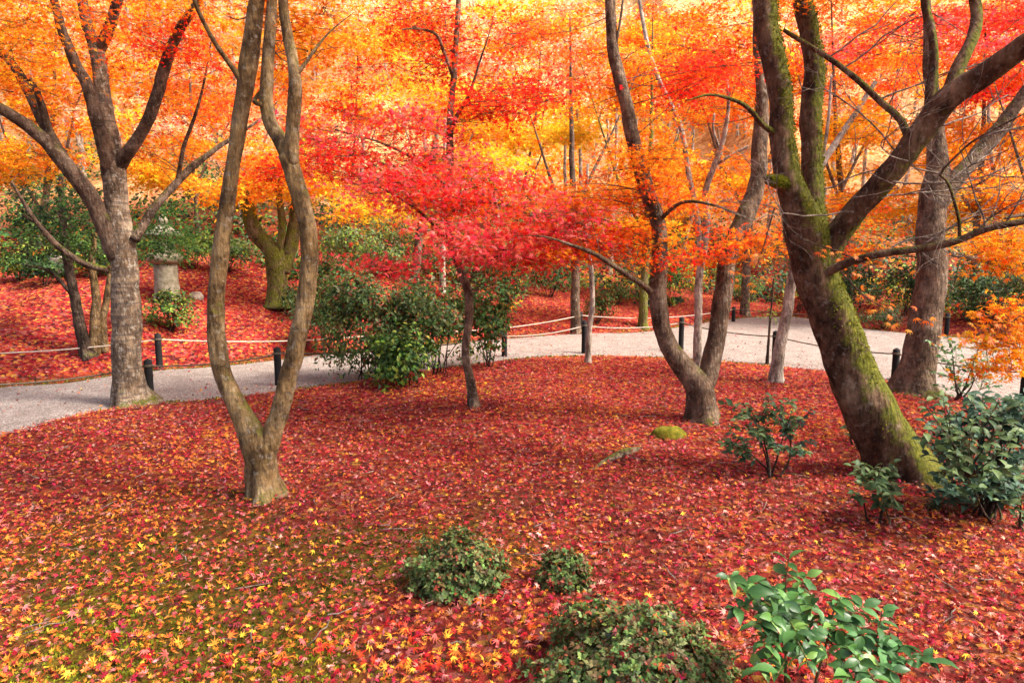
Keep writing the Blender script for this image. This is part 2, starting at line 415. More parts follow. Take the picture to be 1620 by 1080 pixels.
# ================================================================== the ground
def build_ground():
    xs = np.concatenate([np.linspace(-75, -14, 40)[:-1], np.linspace(-14, 14, 170), np.linspace(14, 75, 40)[1:]])
    ys = np.concatenate([np.linspace(-12, 2.2, 15)[:-1], np.linspace(2.2, 13, 90), np.linspace(13, 30, 60)[1:], np.linspace(30, 110, 60)[1:]])
    X, Y = np.meshgrid(xs, ys); Z = terrain(X, Y)
    nx = len(xs); ny = len(ys)
    a = (np.arange(ny - 1)[:, None] * nx + np.arange(nx - 1)[None]).ravel()
    F = np.stack([a, a + 1, a + 1 + nx, a + nx], -1)
    V = np.stack([X, Y, Z], -1).reshape(-1, 3)
    lawn = Y < y_near(X)
    edge = np.exp(-((y_near(X) - Y - .12) / .22) ** 2) * lawn + np.exp(-((Y - y_far(X) - .15) / .25) ** 2)
    mossy = smooth(.42, .62, fbm(X * .9 + 3, Y * .9 + 7)) * smooth(6.6, 3.6, Y) * smooth(1.0, -.6, X) * .62
    C = np.zeros((ny, nx, 3))
    C[..., 0] = .38 + .55 * smooth(5, 12, Y)
    C[..., 1] = np.clip(mossy + .75 * edge * smooth(.35, .6, fbm(X * 1.3, Y * 1.3)), 0, 1)
    s = Y - y_far(X)
    C[..., 2] = smooth(9, 22, s)
    g = mesh('ground', V, F, ground_mat(), col=C.reshape(-1, 3))
    return tag(g, 'garden floor carpeted in fallen red maple leaves with moss, rising to a wooded bank', kind='structure')
GROUND = build_ground()

def build_path():
    n = 90; u = np.linspace(0, 1, n); t = np.linspace(0, 1, len(NEAR_W))
    N = catmull(NEAR_W, 8); Fw = catmull(FAR_W, 8); V = []; m = len(N); k = 12
    for i in range(m):
        wob = .10 * (fbm(i * .55, 3.) - .5), .14 * (fbm(i * .6, 9.) - .5)
        for j in range(k):
            q = j / (k - 1); p = N[i] * (1 - q) + Fw[i] * q
            V.append((p[0], p[1] + wob[0] * (1 - q) + wob[1] * q + (-.12 if j == 0 else .12 if j == k - 1 else 0), (.0 if 0 < j < k - 1 else -.03) + .012 * (fbm(p[0] * .8, p[1] * .8) - .5)))
    a = (np.arange(m - 1)[:, None] * k + np.arange(k - 1)[None]).ravel()
    o = mesh('gravel_path', np.array(V), np.stack([a, a + k, a + k + 1, a + 1], -1), gravel_mat())
    return tag(o, 'pale gravel path curving across the garden between low rope fences', kind='structure')
PATH = build_path()

# ------------------------------------------------------------------ fallen leaves
LIT = np.array([(.21, .065, .045), (.33, .12, .08), (.37, .019, .034), (.46, .04, .042), (.52, .075, .04), (.58, .15, .04), (.65, .22, .03), (.56, .15, .145), (.14, .02, .028), (.53, .24, .19), (.74, .40, .04), (.38, .017, .055)])
def litter_cols(x, y):
    n = len(x)
    w = np.tile(np.array([.09, .08, .19, .18, .13, .13, .05, .13, .09, .09, .02, .09]), (n, 1))
    yel = smooth(1.2, -1.5, x) * smooth(6.5, 3.5, y)
    w[:, 10] += .15 * yel; w[:, 6] += .18 * yel; w[:, 7] += .06 * yel
    rt = smooth(.5, 3, x) * smooth(6.5, 3.5, y)
    w[:, 5] += .2 * rt; w[:, 9] += .14 * rt; w[:, 6] += .06 * rt; w[:, 1] += .16 * rt; w[:, 0] += .08 * rt
    fl = smooth(-7, -9, x) * smooth(11, 13, y); w[:, 6] += .5 * fl; w[:, 5] += .4 * fl  # far-left orange leaves, with the bank's sunlit patch put into their colour
    mid = np.exp(-(((x + .9) / .9) ** 2 + ((y - 10.2) / .7) ** 2)); w[:, 6] += .6 * mid; w[:, 10] += .4 * mid  # pool of sun on the mid lawn, painted as orange and yellow leaves
    pn = fbm(x * .9 + 33, y * .9 + 21)
    w[:, 6] += .5 * smooth(.55, .7, pn); w[:, 0] += .5 * smooth(.45, .3, pn); w[:, 8] += .3 * smooth(.45, .3, pn)
    c = np.cumsum(w, 1); c /= c[:, -1:]
    i = (RNG.random(n)[:, None] > c).sum(1)
    return np.clip(LIT[i] * (1 + RNG.normal(0, .26, (n, 1))) * (1 + RNG.normal(0, .08, (n, 3))), 0, .85)
def in_view(x, y, z, m=70):
    cx = 810 + FPX * x / (y * CP - (z - CAM_Z) * SP); cy = 540 - FPX * (y * SP + (z - CAM_Z) * CP) / (y * CP - (z - CAM_Z) * SP)
    return (cx > -m) & (cx < 1620 + m) & (cy < 1080 + m)
def build_litter():
    # lawn on the near side of the path
    def scatter(n, y0, y1, pw):
        y = (y0 ** pw + RNG.random(n) * (y1 ** pw - y0 ** pw)) ** (1 / pw)
        x = (RNG.random(n) * 2 - 1) * (y * .83 + .5)
        return x, y
    x, y = scatter(116000, 2.9, 15.5, 1.12)
    yn = y_near(x)
    keep = y < yn + RNG.normal(0, .10, len(x)) - .05
    bare = smooth(.50, .68, fbm(x * .9 + 3, y * .9 + 7)) * smooth(6.6, 3.6, y) * smooth(1.0, -.6, x)
    fine = smooth(.55, .75, fbm(x * 3.1 + 13, y * 3.1 + 7))
    edge = np.exp(-((yn - y - .05) / .16) ** 2)
    keep &= RNG.random(len(x)) > np.clip((.16 * bare + .2 * fine * smooth(1.5, -.5, x) + .5 * edge), 0, .9)
    x, y = x[keep], y[keep]
    # bank beyond the path, and strays on the gravel
    xb = (RNG.random(34000) * 2 - 1) * 17; s = RNG.random(34000) ** 1.5 * 11
    yb = y_far(xb) + s - .1
    kb = (RNG.random(34000) < np.where(xb < 3, 1., .35)) & (np.abs(xb) < yb * .82)
    xb, yb = xb[kb], yb[kb]
    xp = (RNG.random(3600) * 2 - 1) * 12; q = RNG.random(3600) ** 2.2; q = np.where(RNG.random(3600) < .35, 1 - q, q)
    kp = RNG.random(3600) < smooth(.35, .65, fbm(xp * .9 + 77, q * 3)) + .15; xp, q = xp[kp], q[kp]
    yp = y_near(xp) * (1 - q) + y_far(xp) * q
    X = np.concatenate([x, xb, xp]); Y = np.concatenate([y, yb, yp])
    Z = np.maximum(terrain(X, Y), np.where((Y > y_near(X)) & (Y < y_far(X)), .004, -9)); n = len(X)
    size = (RNG.normal(.033, .007, n) * np.where(RNG.random(n) < .25, .6, 1)).clip(.012, .054) * (1 + .35 * smooth(10, 18, Y))
    N = np.array([0, 0, 1.]) + rnd(n, .5); D = rnd(n); D[:, 2] *= .2
    pos = np.stack([X, Y, Z + .008 + RNG.random(n) ** 2 * .03], -1)
    C = litter_cols(X, Y); fold = RNG.normal(.7, 1.5, n)
    order = np.argsort(np.where(in_view(X, Y, Z, -10), np.hypot(X, Y), 99) - size * 40)
    single = order[:300]; rest = np.ones(n, bool); rest[single] = False
    near = rest & (Y < 3.9); mid = rest & (Y >= 3.9)
    mb = MB()
    for msk, t in ((near, M7), (mid & (Y < 11.5), M5), (mid & (Y >= 11.5), M3)):
        V, F, c = leaves(pos[msk], N[msk], D[msk], size[msk], t, C[msk], fold[msk], RNG.uniform(.45, 1.1, int(msk.sum()))); mb.add(V, None, F, c)
    tag(mb.build('fallen_leaves', LITTER, GROUND, smooth_=False), kind='stuff')
    variants = []
    for k in range(6):
        T, F = maple_template(7, .1 + .12 * k); T = T.copy(); T[:, 2] += .10 * np.sin(T[:, 0] * 3 + k) * (k % 3)
        me = bpy.data.meshes.new('fallen_leaf'); me.from_pydata([tuple(t) for t in T], [], [tuple(int(i) for i in f) for f in F]); me.materials.append(LITTER1); variants.append(me)
    Xf, Yf, Zf = frames(N[single], D[single])
    for k, i in enumerate(single):
        o = bpy.data.objects.new('fallen_leaf', variants[k % 6]); link(o, GROUND)
        M = Matrix(np.stack([Xf[k], Yf[k], Zf[k]], 1).tolist()).to_4x4() @ Matrix.Scale(float(size[i]), 4)
        M.translation = pos[i] + np.array([0, 0, .014]); o.matrix_local = M
build_litter()

def build_twigs():
    mb = MB()
    for k in range(170):
        y = RNG.uniform(3.2, 12); x = RNG.uniform(-1, 1) * y * .78
        if y > y_near(x) - .2: continue
        th = RNG.random() * 6.28; L = RNG.uniform(.06, .28); u = np.linspace(-.5, .5, 5)
        X = x + np.cos(th) * u * L + RNG.normal(0, .006, 5); Y = y + np.sin(th) * u * L + RNG.normal(0, .006, 5)
        mb.tube(np.stack([X, Y, terrain(X, Y) + .03 + RNG.normal(0, .004, 5)], -1), np.linspace(.0045, .002, 5), sides=5)
    tag(mb.build('fallen_twigs', TWIG_PALE, GROUND), kind='stuff')
build_twigs()
def build_moss():
    # short upright moss shoots where the leaf cover is thin
    n = 26000
    y = 2.9 + RNG.random(n) ** 1.3 * 4.6; x = (RNG.random(n) * 2 - 1) * (y * .8 + .3)
    m = smooth(.42, .66, fbm(x * .9 + 3, y * .9 + 7)) * smooth(7, 3.4, y) * smooth(1.2, -.6, x)
    k = RNG.random(n) < m * .42 + .02
    x, y = x[k], y[k]
    rep = 5; x = np.repeat(x, rep) + RNG.normal(0, .012, len(x) * rep); y = np.repeat(y, rep) + RNG.normal(0, .012, len(y) * rep)
    n = len(x); z = terrain(x, y)
    D = np.array([0, 0, 1.]) + rnd(n, .55); N = rnd(n); N[:, 2] *= .3
    bright = smooth(.48, .64, fbm(x * .7 + 60, y * .7 + 2)) * smooth(4.6, 3.4, y)
    c = np.array([(.055, .075, .008)]) * (1 - bright[:, None]) + np.array([(.26, .28, .02)]) * bright[:, None]
    c = c * (1 + RNG.normal(0, .3, (n, 1))).clip(.3, 2)
    V, F, cc = leaves(np.stack([x, y, z - .004], -1), N, D, RNG.uniform(.012, .028, n), DIA, c)
    # mossy strips along the edges of the path
    n = 9000
    x = (RNG.random(n) * 2 - 1) * 12; side = RNG.random(n) < .65
    y = np.where(side, y_near(x) - np.abs(RNG.normal(0, .13, n)) - .04, y_far(x) + np.abs(RNG.normal(.1, .16, n)))
    k = RNG.random(n) < smooth(.38, .6, fbm(x * 1.3, y * 1.3)); x, y = x[k], y[k]; n = len(x)
    c = np.where(RNG.random((n, 1)) < .5, np.array([(.20, .20, .015)]), np.array([(.09, .10, .012)]))
    V2, F2, c2 = leaves(np.stack([x, y, terrain(x, y) - .005], -1), rnd(n), np.array([0, 0, 1.]) + rnd(n, .6), RNG.uniform(.03, .06, n), DIA, c)
    mb = MB(); mb.add(V, None, F, cc); mb.add(V2, None, F2, c2)
    o = mb.build('moss', MOSSM); tag(o, 'green moss shoots showing through the fallen leaves and along the gravel', 'moss', kind='stuff')
build_moss()

# ================================================================== trees
def leaf_obj(name, me, p, N, D, s, parent, off):
    o = bpy.data.objects.new(name, me); link(o, parent)
    X, Y, Z = frames(np.array([N], float), np.array([D], float))
    M = Matrix(np.stack([X[0], Y[0], Z[0]], 1).tolist()).to_4x4() @ Matrix.Scale(float(s), 4); M.translation = p - off
    o.matrix_local = M; return o
def tmpl_mesh(name, tm, mat):
    me = bpy.data.meshes.new(name); me.from_pydata([tuple(v) for v in tm[0].tolist()], [], [tuple(f) for f in tm[1].tolist()]); me.materials.append(mat); me.polygons.foreach_set('use_smooth', [True] * len(me.polygons)); return me
SINGLE = [tmpl_mesh('leaf', maple_template(7, .12 + .15 * k), LEAFC) for k in range(3)]
WF = .84                                # photographed widths include soft edges
def limb_world(pts, Y0, wf=1.):
    """pts: (px, py, width_px, depth offset) -> centre line and radii in metres"""
    P, R = [], []
    for px, py, w, dy in pts:
        Y = Y0 + dy; p = at(px, py, Y); P.append(p)
        depth = Y * CP - (p[2] - CAM_Z) * SP
        R.append(w * .5 * depth / FPX * WF * wf)
    return np.array(P), np.array(R)
def fine(P, R, n=7):
    Pf = catmull(P, n); Rf = catmull(np.stack([R, R, R], -1), n)[:, 0]
    L = np.concatenate([[0], np.cumsum(np.linalg.norm(np.diff(Pf, axis=0), axis=1))])
    m = int(np.clip(L[-1] / max(.05, .45 * R.mean()), 6, 110)); u = np.linspace(0, L[-1], m)
    Pf = np.stack([np.interp(u, L, Pf[:, k]) for k in range(3)], -1); Rf = np.interp(u, L, Rf)
    return Pf, np.maximum(Rf, R.min() * .8)
def flare(P, R, h=.35, amt=.25):
    z = P[:, 2] - P[0, 2]; return R * (1 + amt * np.exp(-np.maximum(z, 0) / (h * .5)))
class Tree:
    def __init__(s, base_px, label, bark, group=None, name='maple_tree', Y=None, wf=1., single=0):
        s.wf = wf; s.single = single; s.rec = []
        if Y is None: s.base = ground(*base_px)
        else:
            s.base = at(*base_px, Y); s.base[2] = float(terrain(s.base[0], s.base[1]))
        s.Y = s.base[1]; s.bark = bark
        s.root = empty(name, s.base, label, 'tree', group); s.pts = []; s.twigs = MB(); s.crown = MB(); s.k = 0
    def limb(s, pts, name='branch', base=False, sides=12, rough=.2, n=7, taper=None, bark=None):
        P, R = limb_world(pts, s.Y, s.wf)
        if base:
            P[0] = s.base - np.array([0, 0, .10])
        if pts[-1][1] <= -40 or pts[-1][0] >= 1660 or pts[-1][0] <= -40:      # limbs go on and taper out beyond the picture
            dv = unit(unit(P[-1] - P[-2]) + np.array([0, 0, .25])); w = .25 * np.array([dv[1], -dv[0], .3])
            P = np.vstack([P, P[-1] + dv * .8 + w * .5, P[-1] + dv * 1.7 - w, P[-1] + dv * 2.6]); R = np.concatenate([R, R[-1] * np.array([.72, .42, .12])])
        Pf, Rf = fine(P, R, n)
        wob = np.stack([fbm(np.arange(len(Pf)) * .16 + s.k * 7, 1. * s.k), fbm(np.arange(len(Pf)) * .16 + 50, 2. + s.k), np.zeros(len(Pf))], -1) - np.array([.5, .5, 0])
        e = np.minimum(np.arange(len(Pf)), 4)[:, None] / 4
        Pf = Pf + wob * Rf[:, None] * .45 * e
        if base: Rf = flare(Pf, Rf)
        s.k += 1
        mb = MB(); mb.tube(Pf, Rf, sides=sides, rough=rough, seed=s.k, lobes=.95 if base else 0.)
        s.pts.append((Pf, Rf)); mb.build(name, bark or s.bark, s.root); return s
    def nearest(s, c):
        best = None
        for P, R in s.pts:
            d = np.linalg.norm(P - c, axis=1) + np.maximum(0, P[:, 2] - c[2] + .1) * 1.5
            d = d + RNG.random(len(P)) * .55; i = int(np.argmin(d))
            if best is None or d[i] < best[0]: best = (d[i], P[i], R[i])
        return best
    def twig(s, a, b, r0, r1, sides=4, sag=.0, n=6):
        m = (a + b) / 2 + RNG.normal(0, .07, 3) * np.linalg.norm(b - a) + np.array([0, 0, sag])
        t = np.linspace(0, 1, n)[:, None]
        P = (1 - t) ** 2 * a + 2 * t * (1 - t) * m + t * t * b
        s.twigs.add(*tube(P, np.linspace(r0, r1, n), sides=sides, cap=False))
        return P
    def spray(s, c, r, rz, n, palette, size, tmpl=M5, twigs=True, droop=.35, aim=None, jit=.16, r0=None):
        """one flat tier of leaves round c"""
        a = RNG.random(n) * 2 * math.pi; q = np.sqrt(RNG.random(n)) * (1 + RNG.normal(0, .12, n))
        lobe = 1 + .35 * np.sin(a * 3 + RNG.random() * 6) + .2 * np.sin(a * 5 + RNG.random() * 6)
        el = RNG.uniform(.65, 1.)
        ph = RNG.random() * math.pi
        lx, ly = q * lobe * np.cos(a), q * lobe * np.sin(a) * el
        x = lx * math.cos(ph) - ly * math.sin(ph); y = lx * math.sin(ph) + ly * math.cos(ph)
        tilt = RNG.normal(0, .16, 2)
        z = rz * RNG.normal(0, 1, n) - droop * rz * 2 * q * q + (x * tilt[0] + y * tilt[1]) * r
        pos = c + np.stack([x * r, y * r, z], -1)
        N = np.array([0, -.15, 1.]) + rnd(n, .55)
        D = np.stack([x, y, -.55 * np.ones(n)], -1) + rnd(n, .6)
        sz = RNG.normal(size, size * .18, n).clip(size * .5, size * 1.6); C = pal(palette, n, jit); fo = RNG.normal(1, .6, n)
        if s.single and tmpl is M5: s.rec.append((pos, N, D, sz, C, fo)); n_ = 0
        else:
            V, F, cc = leaves(pos, N, D, sz, tmpl, C, fo); s.crown.add(V, None, F, cc)
        if twigs:
            d, p, rr = s.nearest(c)
            if d < 1.5:
                P = s.twig(p, c, min(rr * .3, .003 + .0025 * d), .002, sag=RNG.normal(-.06, .12) * d)
            for k in range(5):
                th = RNG.random() * 6.28; e = c + np.array([math.cos(th) * r * .8, math.sin(th) * r * .8, -.3 * rz + RNG.normal(0, rz)])
                s.twig(c, e, .004, .002, sides=3, n=4)
    def blob(s, px, py, Y, hw, hh, palette, ns, nl, size, tmpl=M5, r=(.35, .65), rz=.07, twigs=True, hd=None):
        """ns tiers spread through an ellipsoid centred on a place at depth Y"""
        c = at(px, py, Y); sx, sz = hw * Y / FPX, hh * Y / FPX; sy = hd or min(max(sx, sz), 1.8)
        for k in range(ns):
            v = RNG.normal(0, 1, 3); v = v / np.linalg.norm(v) * RNG.random() ** .4
            rr = RNG.uniform(*r)
            s.spray(c + v * np.array([sx, sy, sz]), rr, rz, max(8, int(nl * (rr / np.mean(r)) ** 2)), palette if isinstance(palette, str) else palette[RNG.integers(len(palette))], size, tmpl, twigs)
    def canopy(s, x, y, z, r, ns=26, palette=('orange', 'deep', 'mixoy')):
        """unseen crown tiers added above the picture to shade the lawn"""
        for k in range(ns):
            v = RNG.normal(0, 1, 3); v = v / np.linalg.norm(v) * RNG.random() ** .45
            s.spray(np.array([x, y, z]) + v * np.array([r, r, .8]), RNG.uniform(.6, 1.1), .10, 70, palette[RNG.integers(len(palette))], .13, M3, twigs=False)
    def done(s):
        if s.rec:                                    # the leaves that show largest are parts of their own, the rest one mass
            pos, N, D, sz, C, fo = (np.concatenate([r[k] for r in s.rec]) for k in range(6))
            dist = np.linalg.norm(pos - np.array([0, 0, CAM_Z]), axis=1)
            up = (pos[:, 2] - CAM_Z) / pos[:, 1] < .33
            o = np.argsort(np.where(in_view(pos[:, 0], pos[:, 1], pos[:, 2], -15) & up, dist - 30 * sz, 99))[:s.single]
            rest = np.ones(len(pos), bool); rest[o] = False
            V, F, cc = leaves(pos[rest], N[rest], D[rest], sz[rest], M5, C[rest], fo[rest]); s.crown.add(V, None, F, cc)
            for k, i in enumerate(o):
                l = leaf_obj('leaf', SINGLE[k % 3], pos[i], N[i], D[i], sz[i], s.root, s.base); l.color = (*[float(v) for v in C[i]], 1)
        if s.twigs.n: tag(s.twigs.build('twigs', TWIG, s.root), kind='stuff')
        if s.crown.n: tag(s.crown.build('crown', MAPLE, s.root, smooth_=False), kind='stuff')
        return s

# ---- tree at the left, trunk beside the path
t = Tree((208, 640), 'blotchy grey maple left of the path, several upright limbs, orange leaves above', BARK_GREY)
t.limb([(208, 645, 60, 0), (205, 600, 54, 0), (200, 500, 46, 0), (195, 400, 43, .05), (186, 320, 42, .1), (178, 262, 44, .1), (172, 215, 34, .1), (163, 150, 28, .15), (152, 70, 26, .2)], 'trunk', True, 20, .3)
t.limb([(153, 85, 24, .2), (140, 48, 20, .2), (131, 10, 18, .3), (126, -60, 14, .4)], bark=BARK_LIMB)
t.limb([(156, 80, 22, .2), (172, 45, 20, .1), (186, 5, 17, 0), (196, -60, 13, -.2)], bark=BARK_LIMB)
t.limb([(176, 285, 30, .1), (158, 215, 24, -.1), (140, 140, 22, -.15), (118, 100, 19, -.2), (98, 45, 16, -.3), (82, -10, 13, -.4), (70, -60, 11, -.4)], bark=BARK_LIMB)
t.limb([(188, 262, 28, .1), (212, 230, 22, .0), (240, 175, 22, -.1), (262, 100, 20, -.2), (284, 45, 17, -.3), (312, 5, 14, -.4), (335, -50, 10, -.5)], bark=BARK_LIMB)
t.limb([(186, 408, 34, .05), (150, 325, 30, -.1), (110, 268, 28, -.3), (60, 212, 24, -.5), (10, 178, 21, -.7), (-60, 140, 16, -.9)], bark=BARK_LIMB)
t.limb([(112, 275, 24, -.3), (78, 215, 21, -.2), (48, 150, 18, -.1), (22, 105, 15, 0), (-15, 70, 12, .2)], bark=BARK_LIMB)
t.limb([(78, 212, 15, -.2), (66, 165, 13, -.3), (52, 130, 11, -.4), (28, 118, 8, -.5)], bark=BARK_LIMB)
t.limb([(212, 380, 17, .05), (240, 335, 15, .3), (270, 300, 14, .6), (300, 268, 13, .8), (335, 240, 10, 1.), (362, 222, 8, 1.2), (410, 190, 4, 1.5), (440, 160, 2, 1.7)], bark=BARK_LIMB)
t.limb([(172, 428, 13, -.02), (135, 418, 12, -.2), (95, 392, 11, -.35), (60, 355, 9, -.5), (38, 322, 7, -.6), (18, 288, 4, -.7)], sides=8, bark=BARK_LIMB)
t.limb([(280, 292, 9, .7), (290, 235, 8, .6), (310, 180, 6, .5), (325, 120, 4, .4), (335, 60, 2, .3)], sides=8, bark=BARK_LIMB)
for b in [(60, 40, 9.6, 110, 60, 'orange', 12), (235, 35, 10., 110, 60, ['orange', 'orange', 'deep'], 12), (40, 170, 9.8, 90, 60, 'orange', 8), (280, 120, 10.2, 90, 70, ['orange', 'deep'], 11),
          (90, 110, 10.6, 90, 60, 'orange', 9), (300, 205, 10.8, 80, 50, ['orange', 'deep'], 9), (30, 255, 9.8, 60, 30, ['orange', 'gold'], 5), (240, 240, 11., 70, 35, ['orange', 'mixoy'], 7), (330, 70, 9.6, 60, 50, ['red', 'orange'], 6), (70, 20, 8.7, 90, 30, 'orange', 5), (240, 15, 8.8, 100, 25, ['orange', 'deep'], 5), (20, 120, 8.7, 40, 50, 'orange', 4), (290, 75, 9.3, 45, 25, 'red', 5)]:
    t.blob(*b, 100, .046)
t.canopy(-5.2, 10., 7.6, 3.0)
t.done()

# ---- V-shaped tree in the foreground
t = Tree((417, 785), 'tan maple in the foreground forking low into a V of two bent stems', BARK_TAN, wf=1.04, single=120)
t.limb([(417, 795, 50, 0), (416, 770, 50, 0), (414, 740, 51, 0), (410, 705, 48, 0), (384, 655, 36, .0), (358, 605, 33, .05), (345, 560, 34, .08), (341, 500, 31, .1), (347, 430, 29, .1), (357, 350, 26, .1), (368, 260, 25, .1), (381, 180, 28, .1), (393, 110, 34, .08), (404, 30, 28, .05), (410, -60, 25, 0)], 'trunk', True, 20, .3)
t.limb([(414, 735, 38, 0), (428, 690, 35, 0), (447, 630, 33, 0), (462, 570, 32, 0), (478, 500, 32, 0), (488, 420, 31, .03), (484, 345, 31, .05), (470, 288, 32, .08), (455, 245, 30, .1)], 'trunk', sides=18, rough=.3)
t.limb([(462, 265, 30, .08), (442, 222, 27, .15), (425, 185, 25, .2), (423, 120, 23, .25), (428, 50, 20, .3), (434, -50, 18, .4)])
t.limb([(462, 262, 28, .08), (461, 200, 25, .05), (466, 140, 24, .0), (462, 95, 21, 0), (453, 50, 19, 0), (448, 0, 17, .0), (446, -50, 15, 0)])
t.limb([(388, 140, 15, .08), (372, 112, 11, .0), (345, 75, 9, -.1), (322, 35, 8, -.2), (305, -5, 7, -.3), (295, -50, 6, -.3)], sides=9)
t.limb([(466, 122, 9, 0), (485, 98, 7, .0), (503, 72, 5, .1), (528, 45, 3, .2), (560, 20, 1.5, .3)], sides=8)
t.limb([(412, 165, 9, .1), (402, 160, 8, .2), (412, 145, 6, .3), (424, 130, 4, .3)], sides=8)
for b in [(440, 10, 6.1, 80, 40, 'orange', 7), (500, 40, 6.5, 50, 40, ['orange', 'mixoy'], 5), (410, 90, 6.8, 40, 40, ['orange', 'deep'], 3), (395, -40, 6., 120, 30, 'orange', 6)]:
    t.blob(*b, 60, .042, r=(.22, .4), rz=.05)
t.canopy(-1.6, 6.0, 6.0, 3.0)
t.done()

# ---- slender curved tree of the pink-red crown
t = Tree((750, 643), 'slender dark curved maple in mid lawn carrying the crimson pink leaf tiers', BARK_BROWN, single=300)
t.limb([(750, 648, 18, 0), (746, 610, 16, 0), (737, 560, 15, 0), (742, 510, 16, 0), (742, 470, 16, .0), (732, 435, 15, 0), (716, 395, 14, .1), (708, 340, 13, .2), (712, 270, 13, .3), (712, 190, 13, .4), (719, 110, 11, .5), (724, 20, 10, .6), (726, -50, 8, .6)], 'trunk', True, 11)
t.limb([(718, 125, 8, .5), (703, 85, 7, .4), (690, 55, 6, .3), (662, 46, 4, .2), (636, 47, 3, 0)], sides=7)
t.limb([(714, 210, 7, .4), (722, 185, 8, .3), (742, 150, 6, .1), (760, 95, 4, 0), (775, 50, 2, -.1), (785, 10, 1, -.1)], sides=7)
t.limb([(716, 395, 7, .1), (680, 350, 6, -.3), (640, 318, 5, -.6), (590, 290, 3, -.8)], sides=7)
t.limb([(710, 340, 7, .2), (750, 320, 6, -.2), (800, 325, 5, -.5), (850, 345, 3, -.7)], sides=7)
t.limb([(711, 300, 6, .3), (660, 255, 5, .2), (600, 225, 4, .1), (530, 205, 3, 0)], sides=7)
for b in [(530, 230, 9.2, 75, 28, ['pink', 'red'], 15), (490, 205, 9.6, 50, 22, ['pink', 'red'], 6), (895, 350, 8.2, 60, 28, ['pink', 'red', 'pink'], 12), (930, 385, 8.2, 40, 18, ['pink', 'red', 'deep'], 5), (660, 205, 9., 70, 26, ['pink', 'red'], 9), (760, 285, 8.5, 80, 26, ['pink', 'red'], 9), (610, 195, 9.4, 70, 22, ['pink', 'red'], 7), (570, 265, 8.9, 85, 22, ['red', 'red', 'pink'], 9), (660, 250, 8.9, 110, 30, ['red', 'pink'], 15), (700, 300, 8.6, 120, 26, ['pink', 'pink', 'red'], 17), (640, 305, 8.3, 85, 24, 'pink', 10),
          (800, 330, 8.4, 100, 26, ['pink', 'red', 'deep'], 14), (740, 355, 8.1, 115, 28, 'pink', 13), (720, 388, 8.0, 100, 26, 'pink', 8), (840, 375, 8.2, 70, 22, ['red', 'pink', 'pink'], 11), (850, 415, 8.2, 50, 16, ['red', 'pink'], 6), (780, 408, 7.9, 60, 18, 'pink', 7), (555, 165, 9.8, 45, 20, 'red', 5), (450, 275, 9.8, 50, 16, 'red', 6),
          (800, 165, 9.2, 85, 20, 'red', 16), (840, 135, 9.4, 70, 16, 'red', 9), (770, 70, 9.8, 105, 28, ['red', 'red', 'deep'], 15), (680, 50, 9.6, 70, 45, ['red', 'red', 'orange'], 13), (700, 110, 9.6, 50, 20, 'red', 6), (600, 130, 10.4, 60, 40, ['orange', 'red'], 5), (640, 15, 10, 80, 25, ['red', 'orange'], 6), (560, 50, 10.2, 50, 50, 'orange', 4), (625, 415, 8.2, 40, 10, 'pink', 4)]:
    t.blob(*b, 66, .049, r=(.3, .62), rz=.06)
t.done()

# ---- tree right of centre with a bent double trunk
t = Tree((1108, 662), 'brown maple right of centre, flared base splitting into two bent stems, orange crown', BARK_BROWN, single=200)
t.limb([(1110, 668, 52, 0), (1110, 640, 50, 0), (1105, 610, 48, 0), (1082, 580, 38, 0), (1058, 545, 34, -.05), (1043, 500, 33, -.1), (1041, 450, 31, -.1), (1046, 395, 30, -.1), (1040, 345, 29, -.08), (1022, 295, 28, -.05), (1008, 245, 27, 0), (994, 180, 25, 0), (976, 105, 23, .05), (966, 40, 20, .1), (963, -50, 18, .15)], 'trunk', True, 16)
t.limb([(1108, 625, 42, .0), (1124, 575, 36, .05), (1136, 510, 35, .1), (1144, 450, 33, .15), (1154, 395, 33, .2), (1176, 345, 36, .3), (1196, 295, 32, .4), (1203, 235, 28, .5), (1206, 160, 24, .6), (1200, 80, 19, .7), (1195, -40, 15, .8)], 'trunk', sides=14)
t.limb([(1036, 475, 14, -.1), (1022, 455, 12, -.2), (985, 430, 10, -.5), (942, 402, 9, -.8), (905, 388, 6, -1.), (868, 376, 4, -1.2), (835, 372, 1.5, -1.3)], sides=9)
t.limb([(973, 80, 6, .05), (980, 40, 5, .05), (988, -20, 4, .1)], sides=7)
t.limb([(1042, 350, 8, -.1), (1080, 320, 7, -.4), (1130, 325, 5, -.8), (1180, 345, 2, -1.1)], sides=7)
for b in [(930, 320, 8.6, 75, 45, ['orange', 'deep'], 13), (940, 385, 8.4, 65, 28, ['deep', 'orange', 'red'], 9), (1010, 390, 8.3, 50, 25, ['orange', 'deep'], 6), (1060, 330, 8.6, 40, 40, ['orange', 'deep'], 6), (1095, 400, 8.2, 60, 20, ['deep', 'red', 'orange'], 5), (1180, 375, 8., 60, 30, ['orange', 'deep'], 7),
          (985, 270, 9.2, 70, 45, 'orange', 9), (930, 130, 10., 90, 60, ['orange', 'orange', 'deep'], 12), (1020, 200, 10.2, 60, 50, ['orange', 'mixoy'], 7), (890, 60, 10., 60, 40, ['orange', 'deep'], 6), (1020, 60, 10.2, 70, 50, ['orange', 'mixoy'], 8), (870, 300, 9.2, 50, 25, ['deep', 'orange'], 5), (1110, 110, 8.4, 75, 40, ['red', 'red', 'deep'], 11), (1008, 250, 8.1, 45, 26, 'orange', 7), (1040, 300, 8.1, 30, 20, ['orange', 'deep'], 3)]:
    t.blob(*b, 90, .045, r=(.3, .55), rz=.05)
t.canopy(1.2, 4.6, 6.8, 2.2, 16)  # unseen tiers moved off the crimson crown to shade the lawn
t.done()

